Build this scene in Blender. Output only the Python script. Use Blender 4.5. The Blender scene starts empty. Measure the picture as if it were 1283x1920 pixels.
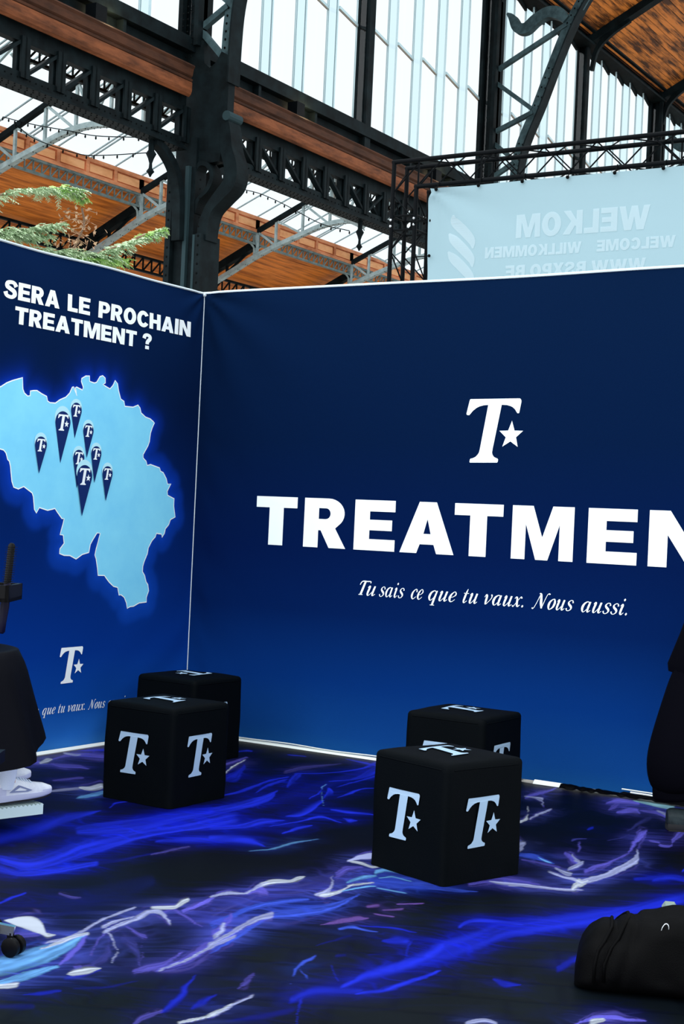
import bpy, bmesh, math, random
import numpy as np
from mathutils import Vector, Matrix, noise as mnoise
from mathutils.geometry import tessellate_polygon

SC = bpy.context.scene
COL = SC.collection

# ------------------------------------------------------------------ camera
CAM_LOC = Vector((6.0926, -7.8980, 1.4808))
cam_data = bpy.data.cameras.new('camera')
cam = bpy.data.objects.new('camera', cam_data)
COL.objects.link(cam)
cam_data.sensor_fit = 'VERTICAL'
cam_data.sensor_height = 36.0
cam_data.sensor_width = 24.06
cam_data.lens = 51.019
cam_data.clip_end = 500
_yaw, _pitch, _roll = -0.55559, 0.00712, 0.04584
_w = Vector((math.sin(_yaw) * math.cos(_pitch), math.cos(_yaw) * math.cos(_pitch), math.sin(_pitch)))
_r0 = Vector((math.cos(_yaw), -math.sin(_yaw), 0))
_u0 = _r0.cross(_w)
_r = math.cos(_roll) * _r0 + math.sin(_roll) * _u0
_u = -math.sin(_roll) * _r0 + math.cos(_roll) * _u0
cam.matrix_world = Matrix(((_r.x, _u.x, -_w.x, CAM_LOC.x), (_r.y, _u.y, -_w.y, CAM_LOC.y),
                           (_r.z, _u.z, -_w.z, CAM_LOC.z), (0, 0, 0, 1)))
SC.camera = cam

# ------------------------------------------------------------------ sky, light, exposure
world = bpy.data.worlds.new('overcast_sky')
SC.world = world
world.use_nodes = True
bg = world.node_tree.nodes['Background']
bg.inputs['Color'].default_value = (0.90, 0.965, 1.0, 1)
bg.inputs['Strength'].default_value = 1.5
sun_data = bpy.data.lights.new('soft_daylight', 'SUN')      # the brighter part of the overcast sky, behind the camera's left shoulder
sun_data.energy = 1.7
sun_data.angle = math.radians(75)
sun_data.color = (.96, .98, 1.0)
sun = bpy.data.objects.new('soft_daylight', sun_data)
COL.objects.link(sun)
sun.rotation_euler = Vector((.10, .82, -.58)).to_track_quat('-Z', 'Y').to_euler()
SC.view_settings.view_transform = 'Standard'
SC.view_settings.look = 'None'
SC.view_settings.gamma = 1.0
SC.view_settings.exposure = 0.34
SC.view_settings.use_curve_mapping = False

# ------------------------------------------------------------------ helpers
def lin(c):
    return tuple(((v / 255) / 12.92 if v / 255 <= .04045 else ((v / 255 + .055) / 1.055) ** 2.4) for v in c)

def mat(name, rgb, rough=.5, metal=0., spec=.4, var=None, bump=None, stretch=(1, 1, 1), linear=False, each=False):
    """var = (noise scale, second colour, low, high); bump = (scale, strength)"""
    m = bpy.data.materials.new(name)
    m.use_nodes = True
    nt = m.node_tree
    b = nt.nodes['Principled BSDF']
    c = rgb if linear else lin(rgb)
    b.inputs['Base Color'].default_value = (*c, 1)
    b.inputs['Roughness'].default_value = rough
    b.inputs['Metallic'].default_value = metal
    b.inputs['Specular IOR Level'].default_value = spec
    if var or bump:
        tc = nt.nodes.new('ShaderNodeTexCoord')
        mp = nt.nodes.new('ShaderNodeMapping')
        mp.inputs['Scale'].default_value = stretch
        nt.links.new(tc.outputs['Object'], mp.inputs['Vector'])
        if each:      # every board its own stretch of grain
            oi = nt.nodes.new('ShaderNodeObjectInfo')
            mu = nt.nodes.new('ShaderNodeMath')
            mu.operation = 'MULTIPLY'
            mu.inputs[1].default_value = 61.7
            nt.links.new(oi.outputs['Random'], mu.inputs[0])
            nt.links.new(mu.outputs[0], mp.inputs['Location'])
    if var:
        n = nt.nodes.new('ShaderNodeTexNoise')
        n.inputs['Scale'].default_value = var[0]
        n.inputs['Detail'].default_value = 5
        n.inputs['Roughness'].default_value = .65
        r = nt.nodes.new('ShaderNodeValToRGB')
        r.color_ramp.elements[0].position = var[2]
        r.color_ramp.elements[1].position = var[3]
        c2 = var[1] if linear else lin(var[1])
        r.color_ramp.elements[0].color = (*c2, 1)
        r.color_ramp.elements[1].color = (*c, 1)
        nt.links.new(mp.outputs[0], n.inputs['Vector'])
        nt.links.new(n.outputs['Fac'], r.inputs['Fac'])
        nt.links.new(r.outputs['Color'], b.inputs['Base Color'])
    if bump:
        n2 = nt.nodes.new('ShaderNodeTexNoise')
        n2.inputs['Scale'].default_value = bump[0]
        n2.inputs['Detail'].default_value = 3
        bp = nt.nodes.new('ShaderNodeBump')
        bp.inputs['Strength'].default_value = bump[1]
        bp.inputs['Distance'].default_value = .01
        nt.links.new(mp.outputs[0], n2.inputs['Vector'])
        nt.links.new(n2.outputs['Fac'], bp.inputs['Height'])
        nt.links.new(bp.outputs['Normal'], b.inputs['Normal'])
    return m

def attr_mat(name, rough, spec, bump=None):
    m = mat(name, (128, 128, 128), rough, 0, spec, bump=bump)
    nt = m.node_tree
    a = nt.nodes.new('ShaderNodeAttribute')
    a.attribute_name = 'print'
    nt.links.new(a.outputs['Color'], nt.nodes['Principled BSDF'].inputs['Base Color'])
    return m

def glass_mat(name, tint, gloss=.04):
    m = bpy.data.materials.new(name)
    m.use_nodes = True
    nt = m.node_tree
    nt.nodes.remove(nt.nodes['Principled BSDF'])
    t = nt.nodes.new('ShaderNodeBsdfTransparent')
    t.inputs['Color'].default_value = (*tint, 1)
    g = nt.nodes.new('ShaderNodeBsdfGlossy')
    g.inputs['Roughness'].default_value = .1
    mx = nt.nodes.new('ShaderNodeMixShader')
    mx.inputs[0].default_value = gloss
    nt.links.new(t.outputs[0], mx.inputs[1])
    nt.links.new(g.outputs[0], mx.inputs[2])
    nt.links.new(mx.outputs[0], nt.nodes['Material Output'].inputs['Surface'])
    return m

class MB:
    """collects simple shapes into one mesh"""
    def __init__(s):
        s.v, s.f = [], []
    def add(s, vs, fs):
        n = len(s.v)
        s.v += [tuple(v) for v in vs]
        s.f += [tuple(i + n for i in f) for f in fs]
        return s
    def box(s, x0, x1, y0, y1, z0, z1):
        return s.add([(x0, y0, z0), (x1, y0, z0), (x1, y1, z0), (x0, y1, z0), (x0, y0, z1), (x1, y0, z1), (x1, y1, z1), (x0, y1, z1)],
                     [(0, 3, 2, 1), (4, 5, 6, 7), (0, 1, 5, 4), (1, 2, 6, 5), (2, 3, 7, 6), (3, 0, 4, 7)])
    def bar(s, p, q, w, h, up=(0, 0, 1)):
        p, q = Vector(p), Vector(q)
        d = (q - p).normalized()
        up = Vector(up)
        a = d.cross(up)
        if a.length < 1e-4:
            a = d.cross(Vector((1, 0, 0)))
        a.normalize()
        b = a.cross(d)
        a, b = a * w / 2, b * h / 2
        vs = [p - a - b, p + a - b, p + a + b, p - a + b, q - a - b, q + a - b, q + a + b, q - a + b]
        return s.add(vs, [(0, 3, 2, 1), (4, 5, 6, 7), (0, 1, 5, 4), (1, 2, 6, 5), (2, 3, 7, 6), (3, 0, 4, 7)])
    def tube(s, pts, r, n=8, caps=True):
        pts = [Vector(p) for p in pts]
        rs = r if isinstance(r, (list, tuple)) else [r] * len(pts)
        rings = []
        ref = None
        for i, p in enumerate(pts):
            d = (pts[min(i + 1, len(pts) - 1)] - pts[max(i - 1, 0)]).normalized()
            if ref is None:
                ref = d.orthogonal().normalized()
            ref = (ref - d * ref.dot(d))
            if ref.length < 1e-5:
                ref = d.orthogonal()
            ref.normalize()
            b = d.cross(ref)
            rings.append([p + (ref * math.cos(2 * math.pi * k / n) + b * math.sin(2 * math.pi * k / n)) * rs[i] for k in range(n)])
        vs = [v for R in rings for v in R]
        fs = [(i * n + k, i * n + (k + 1) % n, (i + 1) * n + (k + 1) % n, (i + 1) * n + k) for i in range(len(pts) - 1) for k in range(n)]
        if caps:
            fs += [tuple(range(n))[::-1], tuple((len(pts) - 1) * n + k for k in range(n))]
        return s.add(vs, fs)
    def loft(s, rings, closed=True, caps=True):
        n = len(rings[0])
        vs = [v for R in rings for v in R]
        fs = []
        for i in range(len(rings) - 1):
            for k in range(n if closed else n - 1):
                fs.append((i * n + k, i * n + (k + 1) % n, (i + 1) * n + (k + 1) % n, (i + 1) * n + k))
        if caps and closed:
            fs += [tuple(range(n))[::-1], tuple((len(rings) - 1) * n + k for k in range(n))]
        return s.add(vs, fs)
    def grid(s, fn, us, vs_):
        nu, nv = len(us), len(vs_)
        vs = [fn(u, v) for v in vs_ for u in us]
        return s.add(vs, [(j * nu + i, j * nu + i + 1, (j + 1) * nu + i + 1, (j + 1) * nu + i) for j in range(nv - 1) for i in range(nu - 1)])
    def poly(s, loops, fn):
        """flat print: filled polygon (outer loop + holes), fn maps (u, v) to a point"""
        L = [[Vector((p[0], p[1], 0)) for p in lp] for lp in loops]
        flat = [p for lp in L for p in lp]
        tris = tessellate_polygon(L)
        return s.add([fn(p.x, p.y) for p in flat], [tuple(t) for t in tris])
    def prism(s, prof, fn, t0, t1):
        """extrude a closed 2D profile between t0 and t1; fn(a, b, t) gives the point"""
        n = len(prof)
        vs = [fn(a, b, t0) for a, b in prof] + [fn(a, b, t1) for a, b in prof]
        L = [[Vector((a, b, 0)) for a, b in prof]]
        tr = [tuple(t) for t in tessellate_polygon(L)]
        fs = tr + [tuple(i + n for i in t[::-1]) for t in tr] + [(i, (i + 1) % n, n + (i + 1) % n, n + i) for i in range(n)]
        return s.add(vs, fs)
    def sphere(s, c, r, n=8, m=5):
        rx, ry, rz = r if isinstance(r, (tuple, list)) else (r, r, r)
        rings = []
        for j in range(m + 1):
            th = math.pi * j / m
            th = min(max(th, .05), math.pi - .05)
            rings.append([(c[0] + rx * math.sin(th) * math.cos(2 * math.pi * k / n), c[1] + ry * math.sin(th) * math.sin(2 * math.pi * k / n), c[2] - rz * math.cos(th)) for k in range(n)])
        return s.loft(rings)
    def mesh(s, name):
        me = bpy.data.meshes.new(name)
        me.from_pydata(s.v, [], s.f)
        me.update()
        return me

BASE = {}
def setp(o, label=None, cat=None, group=None, kind=None):
    if label: o['label'] = label
    if cat: o['category'] = cat
    if group: o['group'] = group
    if kind: o['kind'] = kind
    return o

def thing(name, loc, label, cat, rz=0., group=None, kind=None):
    o = bpy.data.objects.new(name, None)
    COL.objects.link(o)
    o.empty_display_size = .1
    o.location = loc
    o.rotation_euler = (0, 0, rz)
    BASE[o.name] = (Matrix.Translation(loc) @ Matrix.Rotation(rz, 4, 'Z')).inverted()
    return setp(o, label, cat, group, kind)

def fixn(me):
    bm = bmesh.new()
    bm.from_mesh(me)
    bmesh.ops.recalc_face_normals(bm, faces=bm.faces)
    bm.to_mesh(me)
    bm.free()

def part(name, shape, m, parent=None, local=False, smooth=False, label=None, kind=None, loc=None, rot=None, cat=None, group=None, fix=True):
    """shape: MB or an existing mesh. World coordinates unless local=True"""
    if isinstance(shape, MB):
        me = shape.mesh(name)
        if fix: fixn(me)
    else:
        me = shape
    if m is not None and not me.materials:
        me.materials.append(m)
    if smooth is True:
        me.polygons.foreach_set('use_smooth', [True] * len(me.polygons))
    elif smooth:
        me.polygons.foreach_set('use_smooth', [True] * len(me.polygons))
        me.set_sharp_from_angle(angle=math.radians(smooth))
    o = bpy.data.objects.new(name, me)
    COL.objects.link(o)
    if loc is not None: o.location = loc
    if rot is not None: o.rotation_euler = rot
    if parent is not None:
        o.parent = parent
        if not local and parent.name in BASE:
            o.matrix_parent_inverse = BASE[parent.name]
    return setp(o, label, cat, group, kind)

def child_base(o, parent):
    """lets o carry sub-parts given in world coordinates"""
    BASE[o.name] = Matrix.Identity(4) if o.location.length == 0 else Matrix.Translation(o.location).inverted()
    return o

def catmull(P, n):
    P = np.array(P, float)
    Q = np.vstack([2 * P[0] - P[1], P, 2 * P[-1] - P[-2]])
    out = []
    for i in range(1, len(Q) - 2):
        for k in range(n):
            t = k / n
            a, b, c, d = Q[i - 1], Q[i], Q[i + 1], Q[i + 2]
            out.append(.5 * ((2 * b) + (c - a) * t + (2 * a - 5 * b + 4 * c - d) * t * t + (3 * b - a - 3 * c + d) * t ** 3))
    out.append(Q[-2])
    return np.array(out)

def sm(a, b, x):
    t = np.clip((x - a) / (b - a), 0, 1)
    return t * t * (3 - 2 * t)

def vnoise(x, y, seed=0):
    """value noise on numpy arrays, 0..1"""
    xi, yi = np.floor(x).astype(np.int64), np.floor(y).astype(np.int64)
    fx, fy = x - xi, y - yi
    fx, fy = fx * fx * (3 - 2 * fx), fy * fy * (3 - 2 * fy)
    def h(a, b):
        n = (a * 374761393 + b * 668265263 + seed * 1442695041) & 0xffffffff
        n = ((n ^ (n >> 13)) * 1274126177) & 0xffffffff
        return ((n ^ (n >> 16)) & 0xffff) / 65535.
    return (h(xi, yi) * (1 - fx) + h(xi + 1, yi) * fx) * (1 - fy) + (h(xi, yi + 1) * (1 - fx) + h(xi + 1, yi + 1) * fx) * fy

def fbm(x, y, seed=0, o=4):
    s, a, t = 0, .5, 0
    for k in range(o):
        s = s + a * vnoise(x * 2 ** k, y * 2 ** k, seed + k)
        t += a
        a *= .5
    return s / t

# ------------------------------------------------------------------ materials
M = {}
M['steel'] = mat('dark_green_painted_steel', (20, 30, 33), .6, 0, .04, var=(3., (10, 15, 17), .35, .7))
M['steel_light'] = mat('grey_green_lit_steel', (62, 82, 87), .6, 0, .06, var=(4., (38, 53, 57), .35, .65))  # lighter than the column steel: the rib's lit face is put into the colour
M['steel_pale'] = mat('pale_grey_painted_steel', (160, 176, 178), .5, 0, .3, var=(5., (122, 140, 142), .3, .6))
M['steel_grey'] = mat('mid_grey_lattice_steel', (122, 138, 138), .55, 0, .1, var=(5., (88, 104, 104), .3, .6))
M['steel_mid'] = mat('lit_green_steel', (38, 54, 58), .6, 0, .05)  # lighter copy of the dark steel, lit edges put into the colour
M['rivet'] = mat('dark_rivet', (9, 12, 13), .6, 0, .03)
M['black_steel'] = mat('black_truss_tube', (5, 8, 11), .55, 0, .05)
M['beam_wood'] = mat('brown_beam_timber', (120, 70, 44), .6, 0, .06, var=(2.2, (60, 36, 25), .3, .62), stretch=(3, .6, 3))
M['beam_wood_dark'] = mat('dark_beam_timber', (74, 46, 33), .6, 0, .06, var=(2.2, (38, 26, 21), .3, .62), stretch=(3, .6, 3))
M['frieze_wood'] = mat('orange_frieze_timber', (252, 186, 132), .55, 0, .2, var=(1.6, (226, 150, 96), .3, .6), stretch=(2, .7, 2))
M['frieze_rail'] = mat('orange_frieze_rail', (236, 156, 110), .55, 0, .2, var=(1.6, (170, 96, 58), .3, .6), stretch=(2, .7, 2))
M['plank'] = mat('orange_ceiling_plank', (200, 120, 54), .55, 0, .1, var=(1.5, (66, 38, 20), .40, .60), stretch=(4, .45, 4), each=True)
M['aisle_plank'] = mat('varnished_aisle_plank', (232, 136, 56), .5, 0, .1, var=(1.0, (150, 78, 30), .34, .6), stretch=(9, .5, 9))
M['glass_white'] = glass_mat('bright_window_glass', (.585, .605, .61))
M['glass_blue'] = glass_mat('blueish_return_glass', (.42, .51, .53))
M['glass_roof'] = glass_mat('skylight_glass', (.58, .61, .62))
M['mullion'] = mat('pale_window_mullion', (176, 200, 206), .5)
M['hall_floor'] = mat('grey_hall_floor', (176, 170, 160), .8, var=(2., (150, 146, 140), .3, .7))
M['print_white'] = mat('white_print', (240, 248, 252), .7, 0, .2)
M['fabric'] = attr_mat('printed_wall_fabric', 1., .02, bump=(420, .12))
M['piping'] = mat('white_fabric_piping', (206, 218, 226), .6)
M['alu'] = mat('aluminium', (190, 195, 198), .3, .9)
M['cover'] = mat('black_cube_fabric', (3, 6, 9), .66, 0, .04, bump=(260, .15))
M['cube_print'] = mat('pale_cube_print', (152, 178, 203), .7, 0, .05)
M['film'] = mat('glossy_black_film', (3, 3, 4), .4, 0, .03)
M['trim_white'] = mat('white_gleam_trim', (236, 242, 236), .4)  # foot strips, their bright gleam put into the base colour
M['floor_print'] = attr_mat('printed_vinyl', .45, .03)
M['banner'] = None
M['black_cloth'] = mat('black_cloth', (4, 4, 10), .85, 0, .03, bump=(180, .15))
M['cape'] = mat('black_cape_nylon', (5, 6, 13), .6, 0, .05, bump=(120, .1))
M['bag'] = mat('black_bag_nylon', (3, 3, 4), .6, 0, .05, bump=(300, .2))
M['shoe_white'] = mat('white_shoe_leather', (222, 228, 240), .6, var=(18., (200, 206, 224), .35, .6))
M['shoe_grey'] = mat('grey_shoe_overlay', (120, 132, 170), .6)
M['shoe_pale'] = mat('pale_lilac_shoe_mesh', (190, 196, 224), .7)
M['rubber'] = mat('dark_rubber', (24, 25, 28), .7)
M['sock'] = mat('white_sock', (214, 226, 246), .85, bump=(200, .2))
M['skin'] = mat('skin', (190, 140, 115), .55)
M['hair'] = mat('dark_hair', (16, 11, 9), .7, 0, .08)
M['chrome'] = mat('chrome', (200, 206, 214), .18, 1.)
M['plastic_black'] = mat('black_plastic', (5, 5, 8), .4, 0, .1)
M['plastic_blue'] = mat('dark_blue_plastic', (8, 7, 34), .4, 0, .12)
M['footrest'] = mat('white_footrest', (196, 218, 222), .45)
M['leaf'] = mat('grey_green_leaf', (204, 222, 186), .6, 0, .3, var=(14., (132, 164, 118), .35, .6))
M['leaf_bright'] = mat('fresh_green_leaf', (178, 214, 128), .6, 0, .3, var=(14., (120, 172, 82), .35, .6))
M['leaf_dry'] = mat('dry_brown_leaf', (206, 172, 140), .8, 0, .2, var=(30., (120, 80, 54), .35, .6))
M['bark'] = mat('twig_bark', (120, 96, 76), .8)
M['boot'] = mat('grey_boot_leather', (44, 54, 58), .5, 0, .1, var=(14., (22, 28, 33), .4, .6))

# ------------------------------------------------------------------ lettering
def arc(cx, cy, rx, ry, a0, a1, n=10):
    return [(cx + rx * math.cos(math.radians(a0 + (a1 - a0) * k / n)), cy + ry * math.sin(math.radians(a0 + (a1 - a0) * k / n))) for k in range(n + 1)]

def stroke_loop(P, n=7):
    """outline of a stroke given as (x, y, width) points"""
    C = catmull(P, n)
    L, Rr = [], []
    for i in range(len(C)):
        d = C[min(i + 1, len(C) - 1)][:2] - C[max(i - 1, 0)][:2]
        d = d / (np.linalg.norm(d) + 1e-9)
        nrm = np.array([-d[1], d[0]]) * C[i][2] / 2
        L.append(tuple(C[i][:2] + nrm))
        Rr.append(tuple(C[i][:2] - nrm))
    return L, Rr

def glyphs():
    G = {}
    st, ar = .285, .225
    G['T'] = (.82, [[[(0, 1), (0, 1 - ar), (.41 - st / 2, 1 - ar), (.41 - st / 2, 0), (.41 + st / 2, 0), (.41 + st / 2, 1 - ar), (.82, 1 - ar), (.82, 1)]]])
    G['E'] = (.76, [[[(0, 0), (0, 1), (.75, 1), (.75, 1 - ar), (st, 1 - ar), (st, .61), (.70, .61), (.70, .40), (st, .40), (st, ar), (.76, ar), (.76, 0)]]])
    G['L'] = (.68, [[[(0, 0), (0, 1), (st, 1), (st, .235), (.68, .235), (.68, 0)]]])
    G['I'] = (st, [[[(0, 0), (0, 1), (st, 1), (st, 0)]]])
    G['H'] = (.86, [[[(0, 0), (0, 1), (st, 1), (st, .62), (.86 - st, .62), (.86 - st, 1), (.86, 1), (.86, 0), (.86 - st, 0), (.86 - st, .38), (st, .38), (st, 0)]]])
    G['R'] = (.82, [[[(0, 0), (0, 1)] + arc(.47, .695, .31, .305, 90, -50, 12) + [(.61, .40), (.82, 0), (.50, 0), (.33, .35), (st, .35), (st, 0)],
                     [(st, .80)] + arc(.42, .69, .09, .11, 90, -90, 8) + [(st, .58)]]])
    G['P'] = (.78, [[[(0, 0), (0, 1)] + arc(.46, .665, .32, .335, 90, -90, 14) + [(st, .33), (st, 0)],
                     [(st, .79)] + arc(.41, .665, .09, .125, 90, -90, 8) + [(st, .54)]]])
    G['B'] = (.80, [[[(0, 0), (0, 1)] + arc(.46, .735, .29, .265, 90, -60, 9) + arc(.48, .28, .31, .28, 55, -90, 9),
                     [(st, .81)] + arc(.42, .725, .07, .085, 90, -90, 6) + [(st, .64)],
                     [(st, .41)] + arc(.43, .30, .08, .11, 90, -90, 6) + [(st, .19)]]])
    G['A'] = (.98, [[[(0, 0), (.335, 1), (.645, 1), (.98, 0), (.67, 0), (.615, .175), (.365, .175), (.31, 0)], [(.425, .38), (.555, .38), (.49, .67)]]])
    G['M'] = (1.17, [[[(0, 0), (0, 1), (.40, 1), (.585, .42), (.77, 1), (1.17, 1), (1.17, 0), (.905, 0), (.905, .66), (.70, 0), (.47, 0), (.265, .66), (.265, 0)]]])
    G['N'] = (.90, [[[(0, 0), (0, 1), (.31, 1), (.62, .44), (.62, 1), (.9, 1), (.9, 0), (.60, 0), (.28, .57), (.28, 0)]]])
    G['K'] = (.92, [[[(0, 0), (0, 1), (st, 1), (st, .60), (.56, 1), (.90, 1), (.53, .56), (.92, 0), (.58, 0), (.34, .37), (st, .31), (st, 0)]]])
    G['W'] = (1.36, [[[(0, 1), (.25, 0), (.56, 0), (.68, .55), (.80, 0), (1.11, 0), (1.36, 1), (1.08, 1), (.95, .42), (.82, 1), (.54, 1), (.41, .42), (.28, 1)]]])
    G['X'] = (.94, [[[(0, 0), (.31, .51), (.02, 1), (.34, 1), (.47, .74), (.60, 1), (.92, 1), (.63, .51), (.94, 0), (.62, 0), (.47, .27), (.32, 0)]]])
    G['O'] = (.92, [[arc(.46, .5, .46, .52, 0, 345, 24), arc(.46, .5, .165, .275, 0, 345, 24)]])
    o, i = arc(.46, .5, .46, .52, 32, 328, 20), arc(.47, .5, .175, .275, 322, 38, 20)
    G['C'] = (.87, [[o + i]])
    l, r = stroke_loop([(.73, .70, .26), (.60, .88, .22), (.40, .915, .21), (.20, .84, .24), (.18, .66, .25), (.38, .54, .25), (.61, .42, .26), (.66, .24, .25), (.53, .10, .21), (.36, .085, .21), (.17, .15, .22), (.09, .34, .27)])
    G['S'] = (.80, [[l + r[::-1]]])
    l, r = stroke_loop([(.12, .66, .26), (.17, .84, .23), (.35, .915, .21), (.54, .84, .24), (.55, .68, .25), (.43, .54, .25), (.37, .42, .25), (.37, .32, .25)])
    G['?'] = (.68, [[l + r[::-1]], [[(.23, 0), (.23, .22), (.51, .22), (.51, 0)]]])
    G['.'] = (.28, [[[(0, 0), (0, .24), (.28, .24), (.28, 0)]]])
    return G
GLYPH = glyphs()

def word_width(t, gap=.075):
    return sum(GLYPH[c][0] if c != ' ' else .32 for c in t) + gap * (len(t) - 1)

def draw_word(mb, text, a0, a1, z0, z1, fn, gap=.075):
    """heavy sans capitals between a0..a1 (advance) and z0..z1 (height)"""
    k = (a1 - a0) / word_width(text, gap)
    h = z1 - z0
    x = a0
    for c in text:
        if c == ' ':
            x += (.32 + gap) * k
            continue
        w, shapes = GLYPH[c]
        for loops in shapes:
            mb.poly(loops, lambda u, v, x=x: fn(x + u * k, z0 + v * h))
        x += (w + gap) * k

ITAL = {
 'a': (.86, [[(.58, .85, .05), (.40, 1, .08), (.14, .78, .18), (.06, .38, .21), (.18, .02, .11), (.34, .04, .06), (.52, .35, .05), (.58, .6, .05)], [(.62, 1, .17), (.58, .5, .19), (.58, .15, .17), (.66, 0, .09), (.84, .18, .05)]]),
 'u': (.86, [[(0, .8, .05), (.1, .99, .09), (.16, .88, .18), (.12, .4, .19), (.14, .08, .15), (.26, 0, .07), (.46, .3, .05), (.56, .6, .05)], [(.63, 1, .17), (.59, .5, .19), (.59, .15, .17), (.67, 0, .09), (.85, .18, .05)]]),
 's': (.58, [[(.52, .76, .13), (.44, .97, .08), (.26, 1, .07), (.1, .8, .13), (.2, .6, .19), (.4, .42, .19), (.48, .2, .13), (.32, 0, .07), (.12, .02, .08), (.02, .22, .13)]]),
 'i': (.44, [[(0, .8, .05), (.1, .98, .09), (.17, .88, .18), (.13, .4, .19), (.15, .1, .16), (.25, 0, .08), (.42, .2, .05)], [(.10, 1.42, .02), (.16, 1.42, .22), (.22, 1.42, .22), (.28, 1.42, .02)]]),
 'c': (.60, [[(.56, .72, .14), (.5, .95, .1), (.36, 1, .07), (.12, .72, .17), (.06, .35, .21), (.18, .04, .12), (.36, .02, .07), (.58, .25, .05)]]),
 'e': (.60, [[(.08, .42, .04), (.34, .5, .06), (.54, .72, .12), (.47, .97, .08), (.32, 1, .07), (.12, .72, .17), (.06, .35, .21), (.18, .04, .12), (.36, .02, .07), (.58, .25, .05)]]),
 'q': (.84, [[(.58, .85, .05), (.40, 1, .08), (.14, .78, .18), (.06, .38, .21), (.18, .02, .11), (.34, .04, .06), (.52, .35, .05), (.58, .6, .05)], [(.64, 1, .12), (.58, .3, .19), (.56, -.3, .19), (.56, -.47, .17)], [(.36, -.49, .06), (.57, -.49, .07), (.78, -.49, .06)]]),
 't': (.48, [[(.22, 1.4, .05), (.17, 1, .17), (.13, .5, .19), (.13, .12, .16), (.23, 0, .08), (.44, .22, .05)], [(-.06, .96, .06), (.16, .96, .06), (.42, .96, .06)]]),
 'v': (.68, [[(-.06, .72, .05), (.04, .98, .10), (.14, .82, .17), (.16, .4, .19), (.2, .03, .11), (.4, .25, .06), (.6, .65, .07), (.58, .93, .12), (.48, .99, .1)]]),
 'x': (.66, [[(0, .78, .05), (.1, .97, .09), (.22, .8, .16), (.34, .25, .18), (.46, .02, .11), (.62, .2, .05)], [(.64, .84, .12), (.53, 1, .08), (.38, .72, .05), (.2, .3, .05), (.06, 0, .08), (-.04, .1, .11)]]),
 '.': (.26, [[(.02, .08, .02), (.08, .08, .22), (.14, .08, .22), (.2, .08, .02)]]),
 'o': (.66, [[(.34, 1, .07), (.12, .75, .18), (.06, .38, .2), (.16, .03, .11), (.3, 0, .07), (.52, .25, .18), (.58, .62, .2), (.48, .97, .11), (.34, 1, .07)]]),
 'N': (1.05, [[(-.26, .04, .12), (-.2, -.06, .09), (-.08, .1, .06), (.06, .7, .06), (.18, 1.4, .07)], [(.06, 1.48, .10), (.24, 1.35, .17), (.44, .6, .24), (.64, .02, .14)], [(.64, .02, .06), (.73, .8, .06), (.83, 1.35, .06), (.97, 1.5, .09), (1.08, 1.42, .12)]]),
 'T': (.72, [[(.42, 1.44, .19), (.37, .6, .21), (.33, .04, .21)], [(.14, .03, .07), (.33, .03, .08), (.54, .03, .07)], [(.0, 1.06, .07), (.04, 1.3, .09), (.2, 1.46, .12), (.55, 1.45, .12), (.9, 1.46, .1), (.96, 1.28, .07)]]),
}
def draw_italic(mb, text, a0, a1, zb, xh, fn, gap=.13, slant=.27):
    """high-contrast italic serif; a0..a1 horizontal extent, zb baseline, xh x-height"""
    W = sum(ITAL[c][0] for c in text) + gap * (len(text) - 1)
    ext = []
    x = 0
    for c in text:
        for P in ITAL[c][1]:
            ext += [x + p[0] + slant * p[1] for p in P]
        x += ITAL[c][0] + gap
    e0, e1 = min(ext) - .06, max(ext) + .06
    k = (a1 - a0) / (e1 - e0)
    x = 0
    for c in text:
        w, strokes = ITAL[c]
        for P in strokes:
            L, R_ = stroke_loop(P, 5)
            n = len(L)
            vs = [fn(a0 + (x + p[0] + slant * p[1] - e0) * k, zb + p[1] * xh) for p in L + R_]
            mb.add(vs, [(i, i + 1, n + i + 1, n + i) for i in range(n - 1)])
        x += w + gap

def draw_logo(mb, a0, z0, h, fn):
    mb.poly([LOGO_T], lambda u, v: fn(a0 + u * h, z0 + v * h))
    mb.poly([LOGO_STAR], lambda u, v: fn(a0 + u * h, z0 + v * h))

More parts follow.
